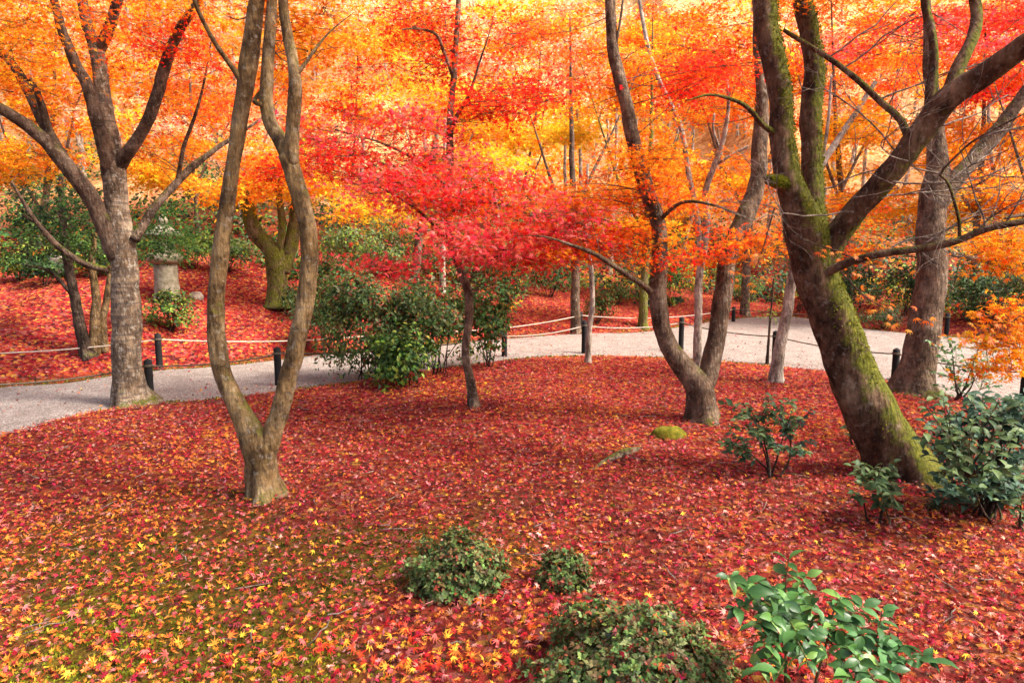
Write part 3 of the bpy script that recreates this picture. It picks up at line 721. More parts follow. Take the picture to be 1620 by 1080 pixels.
# ---- pale slim tree right behind it
t = Tree((1103, 590), 'slim pale barked maple with light grey forked stems behind the double trunk', BARK_PALE)
t.limb([(1102, 592, 16, 0), (1104, 530, 15, 0), (1106, 450, 15, 0), (1113, 395, 15, 0), (1118, 345, 14, 0), (1117, 300, 12, 0), (1130, 260, 11, -.1), (1143, 225, 9, -.2), (1152, 175, 7, -.3), (1150, 120, 5, -.3)], 'trunk', True, 10)
t.limb([(1108, 400, 11, 0), (1103, 345, 11, .0), (1090, 280, 10, 0), (1080, 215, 10, .05), (1068, 180, 9, .1), (1042, 125, 8, .15), (1024, 70, 8, .2), (1012, 0, 7, .3), (1005, -50, 6, .3)], 'trunk', sides=9)
t.limb([(1128, 262, 7, -.1), (1155, 247, 6, -.2), (1183, 232, 5, -.3)], sides=7)
t.limb([(1138, 235, 6, -.1), (1128, 205, 5, -.1), (1130, 180, 4, -.1)], sides=7)
for b in [(1105, 130, 10.8, 70, 45, ['red', 'red', 'deep'], 17), (1150, 110, 12., 60, 60, ['red', 'deep', 'orange'], 7), (1140, 290, 12, 60, 50, 'orange', 6), (1120, 50, 12, 80, 35, ['orange', 'deep'], 7), (1075, 250, 12, 40, 40, 'orange', 4)]:
    t.blob(*b, 100, .048, r=(.35, .6))
t.done()

# ---- big leaning mossy tree on the right
t = Tree((1420, 748), 'massive leaning dark maple with bright moss up its right side', BARK_MOSSY)
t.limb([(1428, 762, 112, 0), (1416, 730, 104, 0), (1385, 665, 92, 0), (1352, 595, 84, 0), (1326, 530, 80, .0), (1306, 470, 78, 0), (1292, 420, 78, 0), (1280, 375, 80, 0), (1262, 325, 58, -.05), (1246, 285, 48, -.1), (1240, 230, 45, -.1), (1234, 160, 41, -.1), (1222, 80, 45, -.08), (1210, 10, 42, 0), (1203, -60, 38, .1)], 'trunk', True, 28, .16)
t.limb([(1286, 385, 58, .05), (1284, 320, 44, .12), (1282, 250, 39, .2), (1282, 180, 38, .25), (1287, 115, 37, .3), (1283, 70, 37, .35), (1272, 10, 36, .4), (1268, -60, 32, .45)], sides=16)
t.limb([(1296, 425, 52, .0), (1318, 382, 46, -.05), (1348, 338, 44, -.15), (1390, 292, 44, -.3), (1430, 248, 44, -.4), (1470, 195, 48, -.5), (1512, 148, 46, -.65), (1560, 118, 44, -.8), (1620, 72, 42, -1.), (1680, 30, 38, -1.2)], sides=18)
t.limb([(1300, 434, 20, -.1), (1345, 414, 16, -.25), (1400, 400, 15, -.4), (1450, 394, 14, -.5), (1510, 382, 14, -.6), (1560, 362, 14, -.7), (1620, 350, 12, -.8), (1690, 330, 10, -.9)], sides=10)
t.limb([(1442, 232, 17, -.4), (1425, 190, 13, -.3), (1390, 158, 12, -.2), (1345, 118, 11, -.1), (1310, 92, 10, 0), (1262, 62, 9, .1), (1240, 48, 7, .1)], sides=10)
t.limb([(1472, 165, 22, -.5), (1476, 110, 18, -.45), (1476, 55, 16, -.4), (1464, 10, 15, -.3), (1458, -50, 13, -.2)], sides=11)
t.limb([(1498, 158, 26, -.55), (1515, 110, 25, -.5), (1538, 60, 22, -.4), (1545, 20, 20, -.3), (1530, -50, 16, -.2)], sides=11)
t.limb([(1246, 296, 30, -.1), (1232, 290, 24, -.2), (1214, 286, 15, -.28)], sides=10)
t.limb([(1228, 212, 13, -.1), (1205, 196, 10, -.2), (1185, 172, 9, -.3), (1160, 158, 7, -.4), (1122, 150, 5, -.5), (1085, 160, 1.5, -.6)], sides=9)
t.limb([(1518, 380, 7, -.6), (1516, 345, 6, -.6), (1500, 290, 5, -.65), (1488, 275, 5, -.65), (1520, 240, 4, -.7), (1545, 220, 4, -.75), (1620, 180, 3, -.9)], sides=7)
for b in [(1190, 60, 6.4, 30, 20, 'deep', 1), (1290, -20, 6.4, 80, 20, ['deep', 'orange'], 4)]:
    t.blob(*b, 50, .04, r=(.2, .35), rz=.05)
def rec_twig(mb, p, d, L, r, depth):
    n = 6; P = [p]; dd = d.copy()
    for i in range(n):
        dd = unit(dd + RNG.normal(0, .16, 3) + np.array([0, 0, .015])); P.append(P[-1] + dd * L / n)
    P = np.array(P); mb.add(*tube(P, np.linspace(r, r * .55, n + 1), sides=4, cap=False))
    if depth:
        for k in range(RNG.integers(2, 5)):
            i = RNG.integers(2, n + 1); nd_ = unit(unit(P[i] - P[i - 1]) + RNG.normal(0, .6, 3))
            rec_twig(mb, P[i], nd_, L * RNG.uniform(.5, .8), r * .6, depth - 1)
bare = MB()
for px, py, dy, dx, dz, L in [(1430, 250, -.4, -.9, .15, .9), (1470, 200, -.5, .8, -.3, .8), (1400, 285, -.4, .9, -.05, .9), (1450, 394, -.5, .6, .7, .7), (1520, 382, -.6, .5, .8, .8), (1560, 362, -.7, -.4, .9, .7), (1488, 275, -.65, -.9, .2, .8),
                              (1370, 312, -.3, 1., -.1, .9), (1310, 92, 0, 1., .4, .9), (1330, 110, 0, .9, .7, .8), (1545, 220, -.75, .8, .3, .6), (1500, 290, -.65, .8, .5, .7), (1350, 335, -.3, -.9, .1, .8), (1400, 400, -.4, .6, .5, .6), (1590, 355, -.75, .3, .9, .6), (1390, 158, -.2, .9, .5, .8), (1300, 300, .1, .9, .0, .7)]:
    rec_twig(bare, at(px, py, t.Y + dy), unit(np.array([dx, -.25, dz])), L, .0085, 3 if L > .75 else 2)
tag(bare.build('bare_twigs', TWIG_PALE, t.root), kind='stuff')
def bark_moss(tree, limbs, direction, n, lo=.15):
    P_, N_ = [], []
    for P, R_ in [tree.pts[i] for i in limbs]:
        m = n // len(limbs); k = RNG.integers(0, len(P) - 1, m); f = RNG.random((m, 1)); T = unit(P[k + 1] - P[k]); nn = unit(np.cross(T, rnd(m)))
        P_.append(P[k] * (1 - f) + P[k + 1] * f + nn * (R_[k] * (1 - f[:, 0]) + R_[k + 1] * f[:, 0])[:, None] * .99); N_.append(nn)
    P_, N_ = np.vstack(P_), np.vstack(N_)
    w = N_ @ unit(np.array(direction, float)) + 1.6 * (fbm(P_[:, 0] * 5 + P_[:, 1] * 3, P_[:, 2] * 4) - .5)
    k = w > lo; P_, N_ = P_[k], N_[k]; m = len(P_); nse = fbm(P_[:, 0] * 9, P_[:, 2] * 9)[:, None]
    C = (np.array([(.05, .065, .008)]) * (1 - nse) + np.array([(.28, .27, .025)]) * nse) * RNG.uniform(.5, 1.4, (m, 1))
    V, F, c = leaves(P_, rnd(m), N_ + rnd(m, .5) - np.array([0, 0, .2]), RNG.uniform(.012, .032, m), DIA, C)
    tag(mesh('moss', V, F, MOSSM, tree.root, col=c, smooth_=False), kind='stuff')
bark_moss(t, [0, 0, 1, 7], (.85, -.2, .5), 26000, .32)
# hanging orange leaves, each one to be told apart
ORM = [tmpl_mesh('leaf', maple_template(7, .12 + .2 * k), ORLEAF) for k in range(3)]
def hang(tree, path, Y, n, spread, size):
    P, _ = limb_world([(x, y, 1, 0) for x, y in path], Y); Pf = catmull(P, 5)
    tree.twigs.add(*tube(Pf, np.linspace(.007, .002, len(Pf)), sides=4, cap=False))
    for k in range(n):
        q = Pf[int(len(Pf) * (.35 + .65 * RNG.random()) - 1)] + RNG.normal(0, 1, 3) * np.array([spread, spread, spread * .45])
        N = np.array([0, -.7, .7]) + RNG.normal(0, .4, 3); D = np.array([RNG.normal(0, .8), -.2, -.7])
        leaf_obj('leaf', ORM[k % 3], q, N, D, RNG.normal(size, size * .15), tree.root, tree.base)
hang(t, [(1225, 330), (1205, 400), (1190, 440), (1185, 465)], 6.1, 26, .10, .052)
hang(t, [(1270, 380), (1320, 395), (1345, 398)], 5.9, 10, .07, .045)
hang(t, [(1330, 430), (1370, 470), (1400, 488), (1440, 515)], 5.8, 24, .085, .05)
hang(t, [(1330, 400), (1380, 420), (1430, 430)], 6.0, 16, .09, .045)
t.canopy(5.0, 5.4, 6.6, 2.8, 18)
t.canopy(3.6, 2.6, 6.3, 2.6, 22)  # added out of view to darken the foreground lawn
t.done()

# ---- tree at right behind it
t = Tree((1442, 618), 'thick grey brown trunk standing between the mossy tree and the gravel', BARK_BROWN)
t.limb([(1442, 622, 74, 0), (1450, 580, 62, 0), (1462, 520, 54, 0), (1472, 450, 52, .0), (1476, 380, 50, 0), (1478, 310, 46, .1), (1482, 260, 38, .2), (1480, 180, 28, .3), (1470, 100, 20, .4), (1465, 0, 14, .5)], 'trunk', True, 16)
t.limb([(1478, 330, 36, .1), (1510, 285, 32, .2), (1545, 245, 30, .3), (1580, 205, 28, .3), (1620, 150, 24, .3), (1670, 90, 18, .3)], sides=12)
t.limb([(1500, 400, 12, .1), (1525, 405, 11, .2), (1560, 412, 10, .3), (1620, 415, 8, .4)], sides=8)
for b in [(1500, 55, 11.2, 110, 35, ['pink', 'red'], 13), (1370, 60, 11.4, 70, 40, ['red', 'pink', 'deep'], 9), (1590, 60, 11., 60, 50, ['pink', 'red'], 7), (1420, 110, 11.8, 90, 40, ['deep', 'orange', 'red'], 8), (1580, 370, 10.4, 60, 30, ['gold', 'orange'], 6), (1570, 270, 11.5, 60, 50, ['gold', 'orange'], 6), (1350, 340, 11, 50, 40, ['orange', 'deep'], 5), (1370, 390, 10.5, 50, 20, ['deep', 'orange'], 4)]:
    t.blob(*b, 100, .046)
t.canopy(8.2, 9.4, 8.6, 2.6, 18)
t.done()

# ---- tree outside the right edge whose orange branch reaches in
t = Tree((1800, 690), 'orange leaved branch reaching in from a tree beyond the right edge, over the gravel', BARK_BROWN)
t.limb([(1800, 700, 60, 0), (1790, 560, 50, 0), (1770, 420, 44, 0), (1750, 300, 40, 0), (1740, 150, 30, 0), (1740, 0, 20, 0)], 'trunk', True, 12)
t.limb([(1775, 440, 18, 0), (1700, 450, 14, -.4), (1640, 480, 10, -.7), (1590, 505, 7, -.9), (1545, 530, 4, -1.)], sides=8)
t.limb([(1760, 330, 16, 0), (1700, 320, 12, -.3), (1640, 335, 9, -.4), (1590, 345, 5, -.5)], sides=8)
for b in [(1600, 490, t.Y - 1., 40, 26, 'orange', 6), (1575, 530, t.Y - .9, 45, 18, ['orange', 'gold'], 6), (1605, 560, t.Y - .8, 30, 14, ['orange', 'gold'], 4), (1600, 405, t.Y - .4, 40, 30, ['gold', 'orange'], 8), (1590, 590, t.Y - 1., 30, 14, ['orange', 'gold'], 3), (1560, 375, t.Y - .2, 30, 20, ['gold', 'orange'], 3)]:
    t.blob(*b, 60, .048, r=(.22, .38), rz=.05)
hang(t, [(1640, 480), (1600, 510), (1565, 535)], t.Y - 1.3, 40, .15, .048)
t.canopy(9.2, 6.8, 7.4, 3.2)
t.done()

# ---- thin stems on the lawn
t = Tree((930, 573), 'thin pale sapling by the black post at the lawn edge', BARK_PALE)
t.limb([(928, 576, 10, 0), (932, 530, 10, 0), (937, 480, 10, 0), (936, 430, 9, 0), (930, 395, 8, 0), (925, 340, 7, .1), (930, 260, 5, .2)], 'trunk', True, 8)
t.blob(925, 330, t.Y, 40, 40, ['orange', 'deep'], 6, 90, .05); t.done()
t = Tree((1226, 603), 'slim pale trunk leaning right beside a thin stem at the lawn edge', BARK_PALE)
t.limb([(1225, 606, 24, 0), (1232, 560, 21, 0), (1242, 510, 20, 0), (1252, 455, 20, 0), (1262, 400, 19, 0), (1275, 320, 17, .1), (1300, 260, 14, .2), (1340, 200, 11, .3), (1385, 130, 8, .4)], 'trunk', True, 10)
t.limb([(1300, 262, 7, .2), (1310, 190, 6, .2), (1315, 120, 4, .2)], sides=7)
for b in [(1350, 180, t.Y + .5, 50, 50, ['orange', 'gold'], 6), (1180, 330, t.Y, 40, 30, ['orange', 'deep'], 4)]: t.blob(*b, 90, .05)
t.done()
t = Tree((1213, 577), 'very thin dark upright sapling with pale green leaves by the gravel', BARK_DARK, name='sapling')
t.limb([(1213, 580, 5, 0), (1216, 540, 5, 0), (1219, 500, 4, 0), (1222, 470, 3, 0), (1224, 440, 2, 0)], 'trunk', True, 6)
for k in range(7): t.spray(at(RNG.uniform(1185, 1245), RNG.uniform(465, 520), t.Y + RNG.normal(0, .3)), .16, .05, 16, 'lime', .05, SLIM)
t.done()

# ---- left bank: evergreen with dark stems, mossy forked tree, others behind
t = Tree((140, 562), 'dark leaved evergreen camellia tree with several stems on the left bank', BARK_DARK, name='camellia_tree')
t.limb([(132, 566, 22, 0), (124, 500, 18, 0), (112, 440, 17, 0), (102, 380, 15, 0), (98, 330, 12, 0), (96, 280, 8, 0)], 'trunk', True, 10)
t.limb([(150, 560, 22, .1), (150, 510, 18, .1), (152, 470, 15, .1), (145, 420, 12, .1), (150, 370, 9, .1)], 'trunk', sides=9, bark=BARK_TAN)
t.limb([(165, 558, 18, .2), (162, 510, 14, .2), (170, 470, 12, .2), (178, 420, 10, .2)], 'trunk', sides=9, bark=BARK_TAN)
t.limb([(104, 395, 8, 0), (70, 360, 7, -.3), (35, 340, 5, -.6)], sides=7)
t.limb([(118, 470, 8, 0), (80, 430, 6, -.2), (40, 420, 4, -.4)], sides=7)
for k in range(46):
    v = unit(RNG.normal(0, 1, 3)) * RNG.random() ** .45; c = at(85 + v[0] * 95, 350 + v[2] * 85, t.Y + v[1] * 1.1)
    t.spray(c, RNG.uniform(.2, .36), .09, 75, 'green' if RNG.random() < .6 else 'dark', .075, SLIM)
for k in range(34): t.spray(at(RNG.uniform(215, 315), RNG.uniform(325, 402), t.Y + 1.0 + RNG.normal(0, .4)), .3, .08, 60, 'green', .075, SLIM, twigs=False)
t.done()
def far_tree(base, label, bark, limbs, blobs, nl=150, size=.085, Y=None, r=(.5, .95), tmpl=M3):
    t = Tree(base, label, bark, Y=Y)
    for i, l in enumerate(limbs): t.limb(l, 'trunk' if i == 0 else 'branch', i == 0, 9, n=5)
    for b in blobs: t.blob(*b[:6], int(b[6] * 1.25), nl, size, tmpl, r=r, rz=.10)
    return t.done()
far_tree((440, 482), 'yellow green mossy trunk forking wide behind the V shaped tree', BARK_GREENMOSS,
         [[(440, 486, 42, 0), (440, 440, 38, 0), (438, 405, 40, 0), (425, 390, 32, 0), (402, 365, 28, -.1), (390, 320, 24, -.2), (375, 280, 18, -.3)], [(445, 430, 30, 0), (458, 390, 26, .1), (468, 340, 24, .1), (470, 280, 20, .2), (480, 220, 14, .3)], [(440, 405, 14, -.1), (446, 360, 14, -.1), (442, 310, 12, -.1), (436, 250, 8, -.1)]],
         [(360, 290, 15.5, 60, 25, ['orange', 'mixoy'], 7), (440, 250, 16, 70, 50, ['orange', 'deep', 'mixoy'], 10), (520, 290, 16, 60, 25, ['orange', 'gold', 'yellow'], 9), (420, 165, 17, 80, 60, ['orange', 'deep'], 10)])
far_tree((652, 484), 'reddish brown thin trunk rising behind the central evergreen bushes', BARK_BROWN,
         [[(650, 488, 17, 0), (656, 440, 16, 0), (662, 390, 16, 0), (668, 345, 15, 0), (675, 290, 13, 0), (690, 220, 10, .2), (700, 150, 8, .3)], [(668, 350, 8, 0), (640, 300, 7, .2), (610, 260, 5, .3)]],
         [(590, 325, 15, 70, 14, ['yellow', 'gold'], 8), (740, 175, 16, 90, 50, ['yellow', 'gold', 'mixoy'], 14), (640, 120, 17, 80, 50, ['orange', 'yellow'], 10), (770, 245, 16, 50, 20, 'yellow', 6)])
FT = [
 ((60, 445), 19, 'straight grey trunk at the far left edge under orange crown', BARK_BROWN, 16, 30, [(60, 120, 19, 120, 100, ['orange', 'mixoy', 'gold', 'peach'], 22), (30, 260, 18.5, 80, 40, ['orange', 'gold'], 8)]),
 ((318, 440), 20, 'thin trunk behind the stone lantern under a blazing orange crown', BARK_BROWN, 12, -20, [(250, 90, 21, 130, 90, ['orange', 'mixoy', 'gold', 'peach', 'deep'], 24), (330, 230, 20, 90, 50, ['orange', 'gold', 'peach'], 12), (230, 280, 19, 70, 25, ['mixoy', 'yellow'], 8)]),
 ((380, 440), 22, 'pale grey trunk just left of the yellow mossy fork', BARK_PALE, 12, 8, [(470, 70, 22, 110, 80, ['orange', 'mixoy', 'gold', 'peach'], 22), (420, 300, 21, 60, 20, ['gold', 'orange'], 5)]),
 ((548, 430), 24, 'thin far trunk above the pale undergrowth left of centre', BARK_BROWN, 8, 20, [(590, 60, 24, 120, 70, ['peach', 'orange', 'mixoy'], 20), (540, 200, 23, 80, 50, ['orange', 'peach', 'gold'], 10)]),
 ((700, 455), 20, 'pale upright trunk in the background just left of the crimson foliage', BARK_PALE, 13, 5, [(720, 60, 22, 110, 60, ['orange', 'mixoy', 'peach'], 18), (700, 220, 21, 70, 50, ['yellow', 'gold'], 8), (810, 215, 21, 70, 25, ['yellow', 'gold'], 8)]),
 ((800, 448), 22, 'slender grey leaning trunk in the far centre under yellow leaves', BARK_BROWN, 8, 60, [(850, 40, 24, 110, 50, ['peach', 'mixoy', 'orange'], 16), (870, 215, 22, 70, 14, 'yellow', 8), (740, 270, 21, 60, 30, ['yellow', 'gold', 'mixoy'], 6)]),
 ((912, 478), 18, 'dark thick trunk standing behind the bushes in the centre', BARK_LIMB, 20, -10, [(930, 60, 22, 100, 60, ['orange', 'peach', 'gold'], 16), (905, 400, 17.5, 60, 12, ['deep', 'orange'], 3), (1010, 130, 21, 70, 70, ['orange', 'gold'], 12)]),
 ((1018, 478), 19, 'mossy green brown trunk right of the centre bushes', BARK_GREENMOSS, 18, 15, [(1070, 70, 21, 110, 70, ['orange', 'deep', 'gold'], 18), (990, 330, 19, 60, 40, ['orange', 'mixoy'], 7), (1060, 300, 19, 50, 50, ['orange', 'gold'], 7)]),
 ((1180, 450), 23, 'shaded far trunk between the pale slim tree and the mossy tree', BARK_DARK, 18, 20, [(1180, 130, 23, 110, 90, ['orange', 'deep', 'gold'], 22), (1160, 300, 22, 80, 50, ['orange', 'gold'], 12)]),
 ((1345, 445), 22, 'far trunk glimpsed right of the mossy tree under golden leaves', BARK_BROWN, 16, -30, [(1340, 230, 22, 90, 60, ['gold', 'yellow', 'gold'], 20), (1400, 120, 23, 100, 50, ['orange', 'deep', 'gold'], 14), (1300, 60, 23, 90, 60, ['deep', 'orange', 'peach'], 14), (1390, 320, 21, 70, 30, ['gold', 'gold', 'orange'], 8)]),
 ((1540, 455), 19, 'far trunk behind the thick grey brown tree under gold foliage', BARK_DARK, 16, 20, [(1550, 230, 20, 90, 60, ['gold', 'gold', 'orange'], 20), (1590, 330, 19, 60, 30, ['gold', 'orange'], 8), (1480, 330, 20, 50, 30, ['gold', 'yellow'], 6)]),
 ((1660, 470), 18, 'crimson crowned maple filling the upper right corner', BARK_BROWN, 20, 0, [(1580, 110, 19, 110, 50, ['deep', 'pink', 'red'], 16), (1600, 30, 20, 110, 40, ['pink', 'red'], 14), (1470, 40, 21, 90, 50, ['deep', 'red', 'orange'], 12)]),
]
for base, Y, lab, bark, w, lean, blobs in FT:
    bx, by = base; w = w * .8; bark = BARK_BROWN if bark is BARK_DARK else bark
    limbs = [[(bx, by + 8, w * 1.15, 0), (bx + lean * .2, by - 70, w, 0), (bx + lean * .5, by - 160, w * .85, .2), (bx + lean * .8, by - 270, w * .55, .3), (bx + lean, by - 450, w * .15, .4)],
             [(bx + lean * .45, by - 145, w * .5, .2), (bx + lean * .45 + 30, by - 205, w * .4, .4), (bx + 62, by - 280, w * .25, .6), (bx + 110, by - 400, w * .08, .8)],
             [(bx + lean * .3, by - 105, w * .5, .1), (bx - 35, by - 180, w * .4, -.1), (bx - 60, by - 255, w * .25, -.3), (bx - 100, by - 380, w * .08, -.5)]]
    far_tree(base, lab, bark, limbs, blobs, nl=190, size=.105, Y=Y)

# ---- the wooded hillside far behind reads as one mass
def far_wood():
    mb, tr = MB(), MB()
    for k in range(300):
        px = RNG.uniform(-120, 1740); Y = RNG.uniform(27, 52); x = (px - 810) / FPX * Y
        g = float(terrain(x, Y)); h = RNG.uniform(1.5, 8.5) + (3 if RNG.random() < .2 else 0); c0 = np.array([x, Y, g + h])
        p = 'peach' if RNG.random() < .3 else ['orange', 'gold', 'mixoy', 'yellow', 'orange'][RNG.integers(5)]
        if 1150 < px: p = ['orange', 'gold', 'mixoy', 'deep', 'peach'][RNG.integers(5)]
        n = 230; a = rnd(n); a = unit(a) * RNG.random((n, 1)) ** .4 * np.array([2.3, 2.0, RNG.uniform(.7, 1.3)])
        V, F, c = leaves(c0 + a, np.array([0, -.3, 1.]) + rnd(n, .6), rnd(n), RNG.normal(.25, .05, n).clip(.1, .4), M3, pal(p, n)); mb.add(V, None, F, c)
        if k % 2 == 0:
            P = np.linspace(np.array([x, Y, g - .2]), c0 + np.array([RNG.normal(0, .6), 0, .5]), 6) + np.pad(RNG.normal(0, .08, (6, 2)), ((0, 0), (0, 1)))
            tr.tube(P, np.linspace(.12, .04, 6), sides=6, cap=False)
    o = empty('far_woodland', (0, 30, terrain(0, 30)), 'distant autumn wood of pale orange and gold on the slope behind'); o['kind'] = 'stuff'; o['category'] = 'woodland'
    tag(mb.build('foliage', MAPLE, o, smooth_=False), kind='stuff'); tag(tr.build('stems', BARK_PALE, o), kind='stuff')
far_wood()

# ================================================================== shrubs
def shrub(base_px, label, w_px, h_px, palette, n, size, tmpl=SLIM, name='evergreen_shrub', cat='shrub', lift=.1, shape=.45, Y=None, stems=5, hollow=.0, up=.4, gap=.3, mat=None):
    b = ground(*base_px) if Y is None else at(*base_px, Y)
    if Y is not None: b[2] = float(terrain(b[0], b[1]))
    Yb = b[1]; rx = w_px * .5 * Yb / FPX; H = h_px * Yb / FPX; ry = rx * .85
    o = empty(name, b, label, cat)
    st = MB()
    lumps = [(unit(RNG.normal(0, 1, 3)) * RNG.uniform(.25, .85), RNG.uniform(.22, .48)) for _ in range(int(16 + 12 * (1 - gap)))]
    pts = []
    for lc, lr in lumps:
        m = n // len(lumps); v = unit(rnd(m)) * (hollow + (1 - hollow) * RNG.random((m, 1)) ** shape) * lr; pts.append(lc + v)
    v = np.vstack(pts); m = len(v)
    q = np.clip(v, -1.05, 1.05)
    pos = b + np.stack([q[:, 0] * rx, q[:, 1] * ry, H * (lift + (1 - lift) * (q[:, 2] * .5 + .5))], -1)
    out = unit(v * np.array([1, 1, .6])) 
    N = out + np.array([0, 0, up]) + rnd(m, .5); D = out + rnd(m, .7) + np.array([0, 0, .1])
    cs = (palette if isinstance(palette, str) else None)
    if cs: C = pal(palette, m, .22)
    else:
        C = np.vstack([pal(p, m, .2) for p in palette]).reshape(len(palette), m, 3)[RNG.integers(0, len(palette), m), np.arange(m)]
    V, F, c = leaves(pos, N, D, RNG.normal(size, size * .2, m).clip(size * .4, size * 1.7), tmpl, C)
    tag(mesh('foliage', V, F, mat or GREEN, o, col=c, smooth_=False), kind='stuff')
    for lc, lr in lumps[:max(stems, 1) * 2]:
        e = b + np.array([lc[0] * rx, lc[1] * ry, H * (lift + (1 - lift) * (lc[2] * .5 + .5))])
        a = b + np.array([RNG.normal(0, .06) * rx, RNG.normal(0, .06) * ry, -.04]); mid = (a + e) / 2 + np.array([0, 0, .12 * H])
        t_ = np.linspace(0, 1, 7)[:, None]; P = (1 - t_) ** 2 * a + 2 * t_ * (1 - t_) * mid + t_ ** 2 * e
        r0 = .006 + .004 * rx
        st.add(*tube(P, np.linspace(r0, r0 * .4, 7), sides=5, cap=False))
    tag(st.build('stems', BARK_DARK, o)); return o

# low clipped azaleas in the foreground
def azalea(base_px, label, w_px, h_px, n, red=.05):
    b = ground(*base_px); Yb = b[1]; rx = w_px * .5 * Yb / FPX; H = h_px * Yb / FPX
    o = empty('azalea_shrub', b, label, 'shrub')
    v = unit(rnd(n)); v[:, 2] = np.abs(v[:, 2]) * 1.15 - .18
    lump = .62 + .55 * fbm(v[:, 0] * 2.4 + 20 + w_px, v[:, 1] * 2.4 + v[:, 2] * 2 + 20) + .22 * (vnoise(v[:, 0] * 7 + 50, v[:, 1] * 7 + v[:, 2] * 5 + 50) - .5)
    rad = lump * (1 - .5 * RNG.random(n) ** 2.2) * (1 + RNG.normal(0, .05, n))
    c0 = b + np.stack([v[:, 0] * rx * rad, v[:, 1] * rx * .9 * rad, (v[:, 2] * .82 + .18) * H * rad * 1.06], -1)
    k = 6; ctr = np.repeat(c0, k, 0); ax = np.repeat(unit(v + np.array([0, 0, .6]) + rnd(n, .45)), k, 0)
    m = len(ctr); side = unit(np.cross(ax, rnd(m))); D = side + ax * RNG.uniform(.2, 1.3, (m, 1)); N = ax - side * .5 + rnd(m, .2)
    tone = fbm(c0[:, 0] * 7, c0[:, 1] * 7 + c0[:, 2] * 6)[:, None]
    C = np.repeat(pal('olive', n, .22) * (.45 + 1.1 * tone), k, 0) * (1 + RNG.normal(0, .15, (m, 1)))
    rr = RNG.random(m) < red; C[rr] = np.array((.26, .06, .03))
    V, F, c = leaves(ctr, N, D, RNG.normal(.026, .006, m).clip(.010, .042), DIA, C.clip(.01, .6))
    tag(mesh('foliage', V, F, GREEN, o, col=c, smooth_=False), kind='stuff')
    st = MB()
    for i in range(46):
        e = c0[RNG.integers(n)]; a = b + np.array([RNG.normal(0, .1) * rx, RNG.normal(0, .1) * rx, -.03]); md = (a + e) / 2 + np.array([0, 0, .05])
        t_ = np.linspace(0, 1, 5)[:, None]; st.add(*tube((1 - t_) ** 2 * a + 2 * t_ * (1 - t_) * md + t_ ** 2 * e, np.linspace(.007, .002, 5), sides=4, cap=False))
    st.build('stems', BARK_DARK, o)
    nl = 22 if w_px < 100 else 60 if w_px < 200 else 150                                      # fallen leaves caught in it
    ix = RNG.integers(0, n, nl); L = MB()
    ix = ix[v[ix, 2] > .1]
    V, F, c = leaves(c0[ix] + v[ix] * .01, v[ix] + rnd(len(ix), .3), rnd(len(ix)), RNG.normal(.034, .005, len(ix)), M7, litter_cols(c0[ix, 0], c0[ix, 1]))
    tag(mesh('caught_leaves', V, F, LITTER, o, col=c, smooth_=False), kind='stuff')
azalea((722, 925), 'rounded sage green azalea bush left of the smaller one in the foreground', 166, 82, 2300)
azalea((892, 922), 'smallest round azalea bush among the fallen leaves in the foreground', 98, 52, 1000, .12)
azalea((1010, 1090), 'largest low azalea mound at the bottom edge beside the glossy camellia', 385, 132, 5200, .10)

